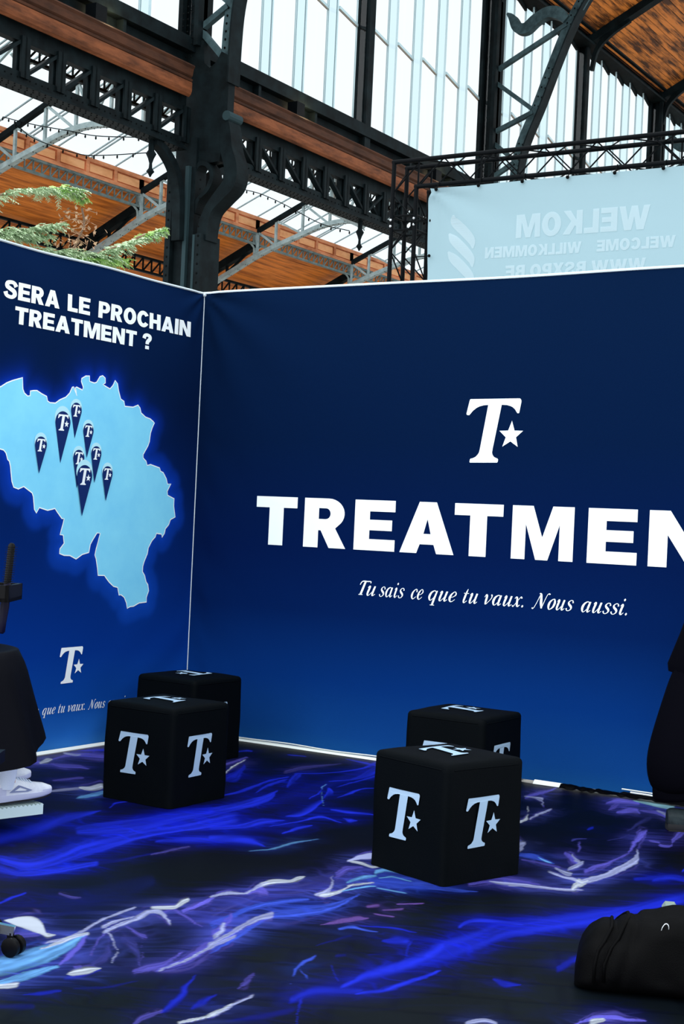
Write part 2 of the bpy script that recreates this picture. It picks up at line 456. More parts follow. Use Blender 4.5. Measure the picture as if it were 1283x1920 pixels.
# ------------------------------------------------------------------ printed artwork data (metres on the walls and floor)
MAP_OUTLINE=[(-1.871,2.173),(-1.832,2.196),(-1.787,2.214),(-1.708,2.239),(-1.702,2.174),(-1.688,2.151),(-1.66,2.136),(-1.64,2.14),(-1.639,2.168),(-1.614,2.173),(-1.584,2.176),(-1.544,2.161),(-1.501,2.15),(-1.492,2.123),(-1.47,2.115),(-1.424,2.117),(-1.386,2.141),(-1.336,2.161),(-1.304,2.189),(-1.283,2.227),(-1.272,2.231),(-1.258,2.209),(-1.238,2.179),(-1.248,2.205),(-1.257,2.227),(-1.245,2.232),(-1.192,2.219),(-1.186,2.237),(-1.206,2.271),(-1.204,2.289),(-1.168,2.308),(-1.135,2.312),(-1.131,2.279),(-1.089,2.273),(-1.067,2.28),(-1.039,2.318),(-1.014,2.327),(-0.989,2.315),(-0.986,2.284),(-1.007,2.273),(-0.985,2.265),(-0.94,2.252),(-0.913,2.276),(-0.894,2.31),(-0.87,2.291),(-0.857,2.25),(-0.833,2.199),(-0.8,2.187),(-0.789,2.156),(-0.708,2.158),(-0.66,2.176),(-0.639,2.159),(-0.626,2.128),(-0.579,2.105),(-0.533,2.098),(-0.498,2.082),(-0.487,2.075),(-0.507,2.042),(-0.522,2.006),(-0.529,1.951),(-0.541,1.923),(-0.587,1.861),(-0.585,1.839),(-0.554,1.82),(-0.54,1.793),(-0.507,1.801),(-0.411,1.784),(-0.401,1.763),(-0.371,1.755),(-0.336,1.716),(-0.321,1.681),(-0.285,1.686),(-0.321,1.634),(-0.314,1.607),(-0.244,1.587),(-0.244,1.537),(-0.224,1.465),(-0.272,1.447),(-0.288,1.413),(-0.321,1.385),(-0.33,1.354),(-0.353,1.327),(-0.36,1.348),(-0.412,1.353),(-0.423,1.329),(-0.455,1.304),(-0.489,1.256),(-0.496,1.219),(-0.529,1.159),(-0.537,1.135),(-0.538,1.1),(-0.514,1.075),(-0.496,1.033),(-0.476,1.015),(-0.465,0.973),(-0.485,0.931),(-0.482,0.901),(-0.556,0.897),(-0.61,0.877),(-0.646,0.875),(-0.673,0.864),(-0.684,0.9),(-0.708,0.936),(-0.742,0.954),(-0.76,0.951),(-0.777,1.001),(-0.817,1.008),(-0.863,1.037),(-0.909,1.078),(-0.969,1.079),(-0.978,1.125),(-0.994,1.182),(-1.007,1.205),(-0.998,1.245),(-0.984,1.285),(-0.967,1.343),(-0.997,1.345),(-1.028,1.308),(-1.054,1.273),(-1.064,1.222),(-1.122,1.21),(-1.178,1.181),(-1.234,1.202),(-1.286,1.203),(-1.327,1.214),(-1.325,1.242),(-1.291,1.276),(-1.302,1.326),(-1.33,1.328),(-1.32,1.359),(-1.307,1.398),(-1.301,1.426),(-1.32,1.426),(-1.368,1.469),(-1.385,1.485),(-1.447,1.472),(-1.518,1.486),(-1.542,1.453),(-1.559,1.474),(-1.573,1.549),(-1.585,1.571),(-1.656,1.605),(-1.7,1.589),(-1.738,1.598),(-1.755,1.631),(-1.772,1.717),(-1.783,1.746),(-1.797,1.755),(-1.813,1.792),(-1.833,1.808),(-1.887,1.816),(-1.927,1.842),(-1.977,1.819),(-2.042,1.834),(-2.071,1.888),(-2.122,1.902),(-2.174,1.945),(-2.189,1.99),(-2.154,2.021),(-2.045,2.078),(-1.946,2.135)]
MAP_PINS=[(-1.238, 2.089, 0.048, 1.918), (-1.353, 2.008, 0.066, 1.76), (-1.123, 1.973, 0.047, 1.806), (-1.2, 1.801, 0.05, 1.617), (-1.043, 1.837, 0.047, 1.655), (-1.535, 1.858, 0.05, 1.688), (-0.931, 1.718, 0.048, 1.547), (-1.143, 1.692, 0.069, 1.445)]
HEAD_SPANS=([-1.889, -1.428, -1.356, -1.154, -1.078, -0.15], [-1.792, -0.707, -0.649, -0.557])
LOGO_T=[(0.061,0.986),(0.885,0.993),(0.904,0.987),(0.921,0.964),(0.922,0.941),(0.895,0.781),(0.89,0.767),(0.865,0.766),(0.851,0.781),(0.824,0.821),(0.785,0.856),(0.74,0.877),(0.676,0.892),(0.593,0.896),(0.472,0.214),(0.465,0.156),(0.475,0.122),(0.499,0.093),(0.532,0.076),(0.564,0.065),(0.573,0.054),(0.567,0.013),(0.557,0.004),(0.094,-0.004),(0.083,0.005),(0.089,0.046),(0.101,0.058),(0.14,0.067),(0.184,0.088),(0.221,0.124),(0.242,0.159),(0.25,0.194),(0.363,0.894),(0.293,0.89),(0.216,0.873),(0.159,0.846),(0.103,0.803),(0.054,0.747),(0.041,0.737),(0.008,0.737),(-0.007,0.749),(-0.005,0.77),(0.04,0.969),(0.048,0.983)]
LOGO_STAR=[(0.779,0.649),(0.829,0.5),(0.972,0.497),(0.858,0.397),(0.894,0.25),(0.767,0.333),(0.634,0.251),(0.685,0.395),(0.574,0.495),(0.72,0.499)]
FLOOR_STROKES=[
('B','soft',0.9,[(1419,-3143,148,-148),(1404,-2900,153,-160),(1357,-2670,121,-131),(1349,-2445,34,-38)]),
('B','fib',1.0,[(1706,-3429,56,-55),(1853,-3422,84,-87),(1868,-3278,106,-114),(1817,-3055,133,-147),(1821,-2858,114,-132),(1831,-2646,82,-100),(1879,-2440,72,-91),(1931,-2108,97,-133)]),
('B','fib',0.9,[(1576,-2787,75,-83),(1639,-2673,111,-128),(1708,-2496,124,-149),(1728,-2249,126,-160),(1776,-1897,66,-90)]),
('B','soft',0.7,[(1984,-2704,34,-42),(2049,-2591,67,-86),(2199,-2474,54,-73)]),
('P','soft',0.5,[(2125,-2904,8,-10),(2137,-2743,9,-11)]),
('b','soft',0.9,[(1963,-3485,31,-32),(2041,-3248,41,-46),(2088,-3074,31,-37),(2116,-2867,13,-16)]),
('B','soft',1.0,[(1318,-2291,12,-13),(1278,-2204,24,-28),(1287,-2130,18,-21)]),
('W','fib',0.9,[(869,-2004,27,-30),(919,-1989,47,-52),(925,-1910,60,-69)]),
('C','fib',0.8,[(1043,-2210,25,-28),(1050,-2136,38,-43),(1047,-2035,45,-51)]),
('L','soft',0.7,[(826,-2191,13,-14),(838,-2108,20,-22),(863,-2010,20,-22)]),
('P','soft',0.6,[(643,-1940,11,-12),(687,-1816,18,-20)]),
('P','fib',0.9,[(172,-1745,25,-25),(165,-1665,50,-51),(179,-1606,42,-44)]),
('W','soft',0.9,[(210,-1616,21,-22),(189,-1550,42,-44),(164,-1486,17,-18)]),
('P','fib',0.8,[(164,-1486,17,-18),(120,-1300,43,-47),(155,-1212,52,-58),(285,-1166,59,-68)]),
('L','soft',0.9,[(72,-1256,18,-19),(156,-1260,22,-24),(169,-1227,17,-19)]),
('B','soft',0.8,[(74,-1106,27,-30),(132,-990,62,-71)]),
('P','soft',0.8,[(272,-1593,16,-17),(359,-1604,32,-35),(452,-1556,31,-35),(514,-1550,12,-13)]),
('B','soft',0.9,[(749,-399,18,-25),(762,-331,31,-43),(786,-320,24,-34)]),
('W','up',1.0,[(1160,-1091,21,-28),(1074,-928,21,-29),(1011,-761,17,-23),(966,-637,11,-16)]),
('B','fib',0.7,[(1257,-1203,73,-100),(1244,-1095,123,-170),(1115,-851,79,-110)]),
('P','soft',0.9,[(975,-834,17,-23),(950,-690,17,-23),(923,-563,12,-16)]),
('B','fib',1.0,[(1545,-1631,11,-15),(1539,-1478,27,-37),(1504,-1266,32,-46),(1471,-1128,19,-27),(1476,-942,14,-21)]),
('B','fib',1.0,[(1736,-1979,49,-66),(1768,-1853,69,-95),(1761,-1667,81,-114),(1732,-1467,63,-91),(1677,-1336,22,-32)]),
('B','fib',0.9,[(1605,-1410,13,-19),(1539,-1201,32,-46),(1521,-1015,19,-28)]),
('B','fib',0.8,[(1613,-1124,45,-67),(1505,-882,83,-124),(1491,-804,48,-73)]),
('B','fib',1.0,[(1981,-2305,35,-47),(2055,-2192,44,-60),(2072,-2049,53,-75),(2125,-1954,14,-21)]),
('B','soft',1.0,[(2171,-2079,7,-10),(2199,-1925,14,-21),(2216,-1733,25,-38),(2339,-1766,10,-16)]),
('b','soft',1.0,[(1820,-1507,100,-147),(1796,-1214,223,-340),(1727,-830,132,-210),(1755,-429,136,-230)]),
('B','down',1.0,[(2081,-1820,15,-22),(2089,-1722,55,-82),(2053,-1569,74,-114),(2011,-1414,48,-75),(2007,-1368,12,-18)]),
('B','soft',1.0,[(1918,-1355,12,-19),(1864,-1199,29,-45),(1790,-1055,17,-27),(1756,-947,9,-14)]),
('C','soft',0.9,[(2055,-1444,10,-15),(1917,-1252,12,-19),(1809,-1092,11,-17),(1762,-970,9,-14)]),
('B','up',1.0,[(1967,-1306,20,-31),(1901,-1162,92,-144),(1917,-1146,61,-97)]),
('B','soft',0.9,[(1455,-779,10,-15),(1532,-697,15,-23),(1582,-600,14,-23),(1626,-369,24,-40),(1597,-163,74,-125)]),
('B','up',0.9,[(1845,-941,9,-14),(1847,-735,18,-29),(1830,-540,31,-53)]),
('B','fib',0.9,[(1727,-830,14,-22),(1786,-708,18,-29),(1731,-389,93,-157)]),
('B','soft',1.0,[(2009,-1211,10,-16),(1990,-1071,28,-46),(1976,-920,17,-28),(2008,-858,8,-14)]),
('B','soft',0.9,[(2175,-1543,18,-29),(2252,-1537,32,-52),(2319,-1517,24,-40),(2386,-1497,10,-17)]),
('B','soft',1.0,[(2327,-1690,7,-11),(2374,-1710,37,-60),(2394,-1691,13,-22)]),
('B','soft',0.9,[(2292,-2166,16,-24),(2284,-2052,30,-45),(2298,-1956,17,-26)]),
('B','soft',0.9,[(2118,-2489,65,-87),(2193,-2436,80,-110),(2276,-2414,70,-99),(2370,-2454,15,-22)]),
('C','soft',0.55,[(2400,-2569,6,-8),(2443,-2475,12,-17),(2450,-2323,18,-27),(2484,-2197,6,-9)]),
('P','soft',0.35,[(1356,-756,25,-37),(1347,-602,26,-39),(1424,-349,10,-16)]),
('B','soft',0.7,[(1049,-256,17,-26),(1135,-235,17,-26)]),
('B','soft',1.0,[(1402,-126,11,-17),(1513,-149,31,-51),(1634,-192,25,-42)]),
('L','flat',0.95,[(2821,-2426,10,-17),(2821,-2348,24,-39),(2845,-2291,34,-57)]),
('W','soft',1.0,[(2828,-2427,8,-13),(2892,-2433,10,-17),(2950,-2461,10,-17),(2969,-2443,5,-8)]),
('P','soft',0.9,[(2907,-2674,15,-23),(2893,-2578,15,-24),(2923,-2518,5,-8)]),
('C','soft',0.8,[(3017,-2542,24,-40),(3025,-2488,24,-41)]),
('W','flat',0.8,[(2390,-4071,13,-13),(2428,-4052,47,-49),(2485,-4048,69,-72),(2540,-4060,60,-64),(2597,-4098,21,-22)]),
('P','soft',0.8,[(2519,-4180,18,-18),(2567,-4124,15,-16)]),
('W','soft',1.0,[(2542,-4102,6,-6),(2592,-4116,9,-9),(2622,-4119,15,-16),(2632,-4096,4,-5)]),
('C','fib',1.0,[(2736,-4456,78,-78),(2748,-4371,79,-81),(2751,-4266,73,-78),(2741,-4141,62,-67),(2717,-4027,9,-10)]),
('W','soft',1.0,[(2710,-4222,8,-9),(2705,-4103,13,-14),(2714,-4024,9,-10)]),
('P','flat',0.7,[(2857,-4303,13,-14),(2814,-4186,33,-37),(2754,-4075,28,-31),(2727,-4027,6,-6)]),
('C','fib',0.95,[(2864,-4583,27,-27),(2869,-4510,37,-38),(2874,-4436,31,-33),(2879,-4359,15,-16)]),
('W','soft',0.95,[(2876,-4595,15,-15),(2904,-4554,15,-15)]),
('L','soft',1.0,[(2676,-4169,6,-6),(2698,-4095,9,-9),(2682,-3995,9,-10),(2655,-3899,9,-10),(2627,-3769,8,-9),(2613,-3651,5,-6)]),
('L','soft',1.0,[(2694,-3895,9,-10),(2685,-3827,9,-11),(2684,-3741,5,-5)]),
('P','soft',0.9,[(2870,-4164,7,-7),(2813,-4078,8,-9),(2762,-3983,9,-10),(2747,-3938,12,-13)]),
('V','fib',1.0,[(2949,-4250,25,-28),(2925,-4169,51,-58),(2864,-4063,79,-91),(2762,-3954,28,-33)]),
('L','soft',0.8,[(2747,-3938,12,-13),(2832,-4007,12,-14),(2922,-4093,12,-14),(2973,-4180,6,-7)]),
('V','fib',0.9,[(2846,-3967,54,-64),(2941,-4023,77,-92),(3039,-4123,49,-59),(3066,-4163,12,-15)]),
('P','soft',0.8,[(2773,-3856,7,-9),(2855,-3902,10,-12),(2893,-3912,11,-13)]),
('P','soft',0.6,[(2906,-3943,9,-11),(2996,-4056,9,-11),(3064,-4152,9,-10)]),
('L','fib',1.0,[(2743,-3942,14,-17),(2729,-3849,21,-24),(2721,-3780,21,-25),(2697,-3691,30,-37),(2695,-3637,22,-26),(2731,-3628,30,-38),(2835,-3711,14,-18)]),
('W','soft',1.0,[(2666,-3580,9,-12),(2712,-3530,14,-18),(2692,-3462,16,-20),(2689,-3413,13,-16)]),
('P','soft',0.9,[(2744,-3634,8,-9),(2746,-3573,11,-13),(2833,-3619,9,-11),(2936,-3668,4,-5)]),
('P','fib',1.0,[(2780,-3552,18,-23),(2777,-3472,21,-28),(2758,-3368,22,-29),(2745,-3328,13,-17)]),
('P','soft',0.8,[(2774,-3389,8,-10),(2729,-3271,11,-15),(2745,-3219,11,-15)]),
('V','fib',0.9,[(2867,-3589,85,-111),(2892,-3534,112,-149),(2929,-3470,85,-115)]),
('P','fib',0.8,[(3036,-3715,33,-44),(3029,-3663,40,-54),(2972,-3528,42,-57)]),
('L','soft',0.8,[(3054,-3729,16,-21),(3020,-3640,22,-29),(3002,-3595,11,-15)]),
('P','fib',0.8,[(3160,-4169,9,-11),(3165,-4091,23,-30),(3150,-3976,42,-54),(3122,-3840,49,-66),(3107,-3712,45,-61)]),
('L','soft',0.9,[(3162,-4143,6,-7),(3155,-4011,8,-11),(3133,-3885,11,-15),(3113,-3721,12,-16)]),
('P','soft',0.9,[(3107,-4226,9,-11),(3122,-4177,14,-17),(3137,-4103,12,-15),(3100,-3980,5,-6)]),
('W','soft',0.9,[(2965,-4382,5,-5),(2962,-4349,17,-19),(2980,-4302,17,-19),(2994,-4274,5,-6)]),
('B','soft',0.5,[(2987,-4410,24,-26),(3003,-4362,36,-40),(3008,-4298,18,-21)]),
('P','soft',0.7,[(2931,-4315,20,-22),(2937,-4297,20,-22)]),
('B','soft',0.5,[(2999,-4613,7,-7),(3024,-4570,21,-22),(3050,-4527,16,-17)]),
('b','soft',0.8,[(3087,-4463,11,-13),(3139,-4397,16,-18),(3170,-4314,7,-8)]),
('b','soft',0.5,[(3016,-4735,28,-28),(3076,-4685,33,-34)]),
('B','soft',0.6,[(3411,-4470,15,-18),(3396,-4400,39,-50),(3353,-4285,46,-59),(3293,-4152,16,-21)]),
('B','soft',0.5,[(3461,-4387,15,-19),(3452,-4332,34,-45),(3442,-4255,12,-16)]),
('P','soft',0.6,[(3412,-4587,8,-9),(3395,-4533,14,-16),(3403,-4476,10,-12)]),
('W','soft',0.9,[(3519,-4505,5,-6),(3538,-4444,6,-8),(3543,-4381,8,-11),(3535,-4295,4,-5)]),
('B','fib',1.0,[(1829,-3551,53,-52),(1944,-3547,41,-42),(2008,-3428,50,-54),(2043,-3250,41,-46)]),
('B','soft',0.9,[(2199,-3920,18,-18),(2183,-3849,25,-25),(2172,-3771,15,-15)]),
('P','soft',0.5,[(2274,-3673,9,-10),(2334,-3678,11,-12),(2363,-3670,5,-6)]),
('n','soft',1.0,[(2308,-4082,235,-231),(2348,-3887,253,-264),(2444,-3701,237,-266),(2424,-3361,138,-166)]),
('L','fib',0.9,[(2731,-3305,10,-13),(2744,-3229,16,-22),(2802,-3188,10,-13),(2774,-3063,23,-32),(2777,-3004,23,-33)]),
('W','soft',0.95,[(2777,-3042,13,-19),(2790,-2972,16,-24),(2831,-2915,10,-15),(2836,-2871,13,-20),(2842,-2825,10,-15)]),
('P','fib',0.9,[(2807,-3183,22,-31),(2807,-3110,40,-56),(2865,-3131,22,-31)]),
('V','fib',1.0,[(2899,-3529,57,-76),(2871,-3321,89,-123),(2857,-3120,92,-132),(2917,-2953,77,-117),(2948,-2729,78,-125),(2985,-2529,48,-81)]),
('Q','fib',1.0,[(2970,-3624,41,-55),(2963,-3505,28,-38),(2942,-3360,29,-41),(2975,-3229,23,-34),(3031,-3126,15,-22)]),
('L','fib',0.9,[(3061,-3724,26,-35),(3022,-3639,40,-54),(3000,-3598,14,-19)]),
('Q','fib',1.0,[(3154,-3868,31,-41),(3112,-3708,45,-61),(3082,-3557,40,-56),(3060,-3388,41,-60),(3105,-3299,48,-71),(3154,-3189,41,-64),(3172,-3088,27,-44),(3154,-2926,9,-14)]),
('L','soft',0.9,[(3116,-3818,11,-15),(3083,-3646,14,-20),(3061,-3482,16,-23),(3073,-3408,22,-32)]),
('V','soft',0.7,[(3147,-3469,33,-48),(3185,-3420,32,-49),(3195,-3301,13,-20)]),
('L','fib',0.9,[(3029,-3020,15,-23),(3041,-2972,44,-69),(2999,-2879,53,-84),(2926,-2749,19,-31)]),
('W','fib',1.0,[(3047,-3022,12,-18),(3061,-2991,23,-37),(3071,-2927,15,-24),(3051,-2812,9,-15)]),
('C','soft',0.9,[(3069,-3003,7,-12),(3075,-2905,10,-17),(3109,-2780,12,-20),(3133,-2750,7,-13)]),
('C','fib',0.8,[(3007,-2755,12,-20),(3015,-2667,19,-31),(3039,-2605,13,-21)]),
('P','soft',0.8,[(2926,-2708,16,-26),(2897,-2589,13,-22),(2926,-2520,8,-14)]),
('W','soft',0.8,[(3044,-2800,6,-10),(3081,-2719,6,-10)]),
('C','fib',0.9,[(3011,-2527,16,-27),(3023,-2473,22,-39),(3087,-2477,9,-17)]),
('Q','fib',0.7,[(3064,-2663,46,-77),(3147,-2627,73,-128),(3229,-2592,57,-103),(3300,-2567,28,-52)]),
('C','soft',0.7,[(3077,-2611,8,-13),(3109,-2561,11,-19),(3185,-2573,7,-13)]),
('C','soft',0.6,[(3167,-2765,7,-12),(3227,-2767,10,-17),(3274,-2762,6,-10)]),
('U','fib',0.9,[(3279,-3353,5,-8),(3298,-3290,18,-28),(3323,-3204,18,-29),(3349,-3181,8,-13)]),
('U','soft',0.6,[(3275,-3030,13,-22),(3294,-2996,19,-32)]),
('U','soft',0.6,[(3354,-3029,10,-18),(3389,-2980,10,-18)]),
('U','soft',0.8,[(3354,-2918,7,-12),(3401,-2859,8,-14)]),
('U','soft',0.7,[(3357,-3109,8,-13),(3408,-3096,9,-15)]),
('Q','soft',1.0,[(3358,-3361,12,-20),(3376,-3315,17,-28),(3424,-3319,12,-20),(3466,-3313,7,-12)]),
('B','soft',0.6,[(3405,-3275,6,-10),(3492,-3229,12,-20),(3571,-3221,7,-12)]),
('B','soft',0.7,[(3552,-3385,17,-29),(3592,-3351,43,-76),(3627,-3349,42,-76)]),
('B','soft',0.6,[(3706,-3502,15,-27),(3648,-3360,32,-57)]),
('B','soft',0.9,[(3706,-3900,23,-38),(3707,-3780,43,-71),(3737,-3656,52,-91),(3759,-3510,57,-105),(3753,-3325,59,-112)]),
('B','soft',0.9,[(3782,-3938,9,-15),(3826,-3868,18,-30),(3848,-3733,18,-32),(3867,-3596,9,-17)]),
('B','soft',0.55,[(3654,-4122,37,-55),(3660,-4029,46,-71),(3716,-3960,36,-58),(3769,-3916,18,-30)]),
('B','soft',0.6,[(3777,-4288,25,-38),(3703,-4166,35,-53),(3675,-4104,27,-41)]),
('Q','soft',1.0,[(3549,-3985,10,-15),(3502,-3905,15,-22),(3472,-3806,19,-29),(3466,-3715,7,-10)]),
('Q','soft',0.8,[(3510,-3874,6,-9),(3537,-3900,12,-19),(3572,-3931,5,-8)]),
('B','soft',0.6,[(3569,-3774,7,-11),(3630,-3845,10,-16),(3655,-3873,4,-6)]),
('b','soft',0.8,[(3522,-3660,16,-26),(3535,-3635,16,-26)]),
('b','soft',0.8,[(3600,-3566,10,-18),(3633,-3524,10,-18)]),
('b','soft',0.8,[(3401,-3573,9,-14),(3422,-3440,16,-26)]),
('L','soft',1.0,[(3540,-4383,8,-11),(3542,-4341,6,-8),(3533,-4265,5,-7),(3533,-4180,5,-7)]),
('P','soft',0.5,[(3457,-4132,6,-8),(3443,-4074,19,-26),(3421,-4022,11,-15)]),
('b','soft',0.9,[(3618,-4399,18,-24),(3661,-4324,26,-38),(3705,-4227,26,-39)]),
('L','up',1.0,[(3475,-2344,9,-19),(3531,-2340,18,-39),(3599,-2301,12,-26),(3688,-2289,9,-19),(3800,-2224,7,-16)]),
('P','soft',0.8,[(3458,-2289,8,-17),(3498,-2251,16,-33),(3583,-2246,9,-20)]),
('Q','fib',0.7,[(3245,-2600,33,-61),(3335,-2586,24,-45),(3425,-2572,16,-30),(3485,-2540,6,-12)]),
('P','fib',0.8,[(3424,-2437,10,-19),(3461,-2357,13,-26),(3495,-2326,9,-20)]),
('B','fib2',1.0,[(3782,-3572,33,-60),(3769,-3398,68,-127),(3791,-3283,79,-154),(3813,-3163,69,-138),(3825,-2978,59,-124),(3880,-2857,53,-116),(3948,-2722,52,-121),(4019,-2583,51,-126),(4081,-2410,39,-104),(4131,-2242,39,-109),(4194,-2035,44,-132)]),
('B','soft',0.8,[(3679,-3033,19,-38),(3683,-2936,26,-52),(3763,-2885,25,-52),(3837,-2858,18,-39)]),
('B','soft',0.9,[(3858,-3710,10,-19),(3863,-3663,15,-27),(3864,-3591,5,-10)]),
('B','soft',0.6,[(4061,-3539,12,-24),(4105,-3552,23,-49),(4139,-3529,7,-16)]),
('B','soft',0.5,[(4169,-3273,28,-65),(4169,-3182,33,-78),(4178,-3112,24,-58)]),
('B','soft',0.6,[(3999,-1819,26,-73),(4035,-1737,26,-74),(4093,-1733,19,-56)]),
('P','fib',1.0,[(4442,-3748,3,-7),(4464,-3671,9,-22),(4507,-3624,11,-29),(4550,-3612,7,-18),(4591,-3597,3,-7)]),
('W','soft',0.8,[(4467,-3693,7,-18),(4488,-3663,6,-14)]),
('L','soft',0.9,[(4175,-3961,4,-8),(4209,-3917,7,-13),(4242,-3913,4,-8)]),
('P','fib',1.0,[(2772,-83,7,-16),(2776,-224,17,-39),(2762,-379,24,-53),(2766,-458,17,-37)]),
('L','fib',0.9,[(2757,-439,10,-22),(2819,-431,17,-37),(2880,-477,35,-80),(2922,-591,16,-35)]),
('W','soft',0.9,[(3026,-1092,9,-19),(3008,-972,15,-32),(2954,-835,18,-40),(2894,-721,13,-28)]),
('L','fib',0.8,[(3038,-989,9,-19),(3021,-865,15,-33),(3016,-749,15,-34),(3014,-677,8,-17)]),
('P','fib',1.0,[(3176,-285,9,-23),(3190,-191,29,-76),(3230,-151,36,-96),(3290,-144,28,-77)]),
('A','fib',1.0,[(3262,-91,12,-31),(3322,-84,28,-78),(3407,-105,34,-96),(3482,-109,33,-95)]),
('P','fib',0.9,[(3315,-477,14,-36),(3335,-408,30,-79),(3373,-370,29,-80),(3408,-434,7,-18)]),
('P','fib',0.8,[(3395,-348,8,-22),(3453,-340,21,-58),(3506,-362,25,-72),(3573,-440,15,-42)]),
('L','soft',0.9,[(3457,-287,7,-18),(3510,-333,10,-29),(3552,-389,7,-21)]),
('P','soft',0.8,[(3246,-446,7,-18),(3243,-348,20,-52),(3238,-275,12,-30)]),
('V','soft',0.6,[(3525,-874,17,-44),(3501,-674,31,-83),(3501,-535,37,-103)]),
('V','soft',0.6,[(3546,-1187,5,-12),(3569,-1084,7,-18),(3566,-1004,7,-18)]),
('P','fib',0.9,[(3703,-1349,14,-39),(3675,-1222,26,-71),(3630,-1025,44,-119),(3616,-893,23,-62)]),
('L','fib',1.0,[(3590,-2010,10,-23),(3665,-2053,10,-22),(3710,-2058,11,-27),(3751,-2082,15,-35),(3773,-2047,23,-55),(3790,-1954,23,-57),(3794,-1806,23,-60),(3803,-1665,23,-62),(3793,-1519,38,-103),(3777,-1426,34,-93),(3730,-1323,15,-41)]),
('W','soft',1.0,[(3733,-2068,8,-20),(3764,-2085,18,-44),(3773,-2047,11,-27)]),
('W','soft',1.0,[(3781,-2220,12,-30),(3774,-2152,27,-64),(3778,-2104,9,-22)]),
('P','fib',0.7,[(3698,-1878,19,-47),(3701,-1776,20,-49),(3723,-1671,14,-35),(3719,-1444,8,-21)]),
('P','fib',0.8,[(3493,-1620,11,-26),(3545,-1679,32,-76),(3595,-1738,21,-50)]),
('L','fib',0.8,[(3530,-1621,11,-26),(3569,-1692,21,-50),(3604,-1729,12,-30)]),
('V','soft',1.0,[(3402,-1324,17,-40),(3410,-1277,10,-23),(3437,-1250,5,-12)]),
('P','soft',0.7,[(3500,-1502,11,-27),(3473,-1413,16,-38),(3455,-1353,7,-17)]),
('L','soft',0.9,[(3633,-1905,8,-19),(3636,-1836,14,-34),(3629,-1758,10,-25)]),
('L','soft',0.8,[(3582,-1919,8,-19),(3639,-1964,14,-32),(3667,-1971,10,-23)]),
('Q','fib',0.9,[(3344,-1796,17,-37),(3397,-1781,28,-62),(3452,-1801,22,-49),(3522,-1840,8,-19)]),
('C','soft',1.0,[(3432,-1785,6,-12),(3473,-1817,13,-29),(3515,-1839,6,-15)]),
('P','soft',0.7,[(3403,-1881,6,-12),(3476,-1883,6,-14),(3567,-1899,6,-14)]),
('L','soft',0.95,[(3551,-2324,9,-19),(3588,-2297,9,-19),(3666,-2280,7,-17),(3736,-2261,5,-13),(3785,-2237,4,-11)]),
('P','soft',0.7,[(3521,-2261,14,-30),(3571,-2261,10,-21),(3629,-2254,6,-13)]),
('P','soft',0.9,[(3698,-1062,5,-15),(3739,-1063,6,-18),(3765,-1117,6,-18),(3810,-1094,7,-21),(3784,-980,10,-30),(3757,-820,21,-63),(3742,-685,22,-65)]),
('B','soft',0.5,[(3930,-1857,17,-47),(3995,-1767,25,-71),(4032,-1701,25,-72),(4087,-1714,24,-72)]),
('L','soft',0.7,[(3245,-1591,37,-79),(3250,-1548,12,-27)]),
('B','soft',0.5,[(3364,-1029,18,-43),(3367,-982,18,-44)]),
('B','soft',0.9,[(4031,-1572,17,-50),(4028,-1541,17,-51)])]

# ================================================================== THE HALL
XN = -9.707           # plane of the nave columns
XL, XR = -20.9, -14.3  # the two friezes of the side aisle's roof lantern
COLY = [12.0, 23.5, 35.0]
BAY = 5.74

floor = part('floor', MB().box(-40, 25, -12, 70, -.06, -.012), M['hall_floor'], label='grey floor of the market hall around the booth', cat='floor', kind='structure')

# ---------------------------------------------------------------- columns
RIB = [(-8.98, 8.9), (-8.97, 9.6), (-8.93, 10.2), (-8.80, 10.75), (-8.46, 11.55), (-8.10, 12.5), (-7.72, 13.4), (-7.30, 14.1), (-6.6, 15.0), (-5.6, 15.9), (-4.2, 16.8)]
def rib_outline(w):
    return stroke_loop([(x, z, w) for x, z in RIB], 4)

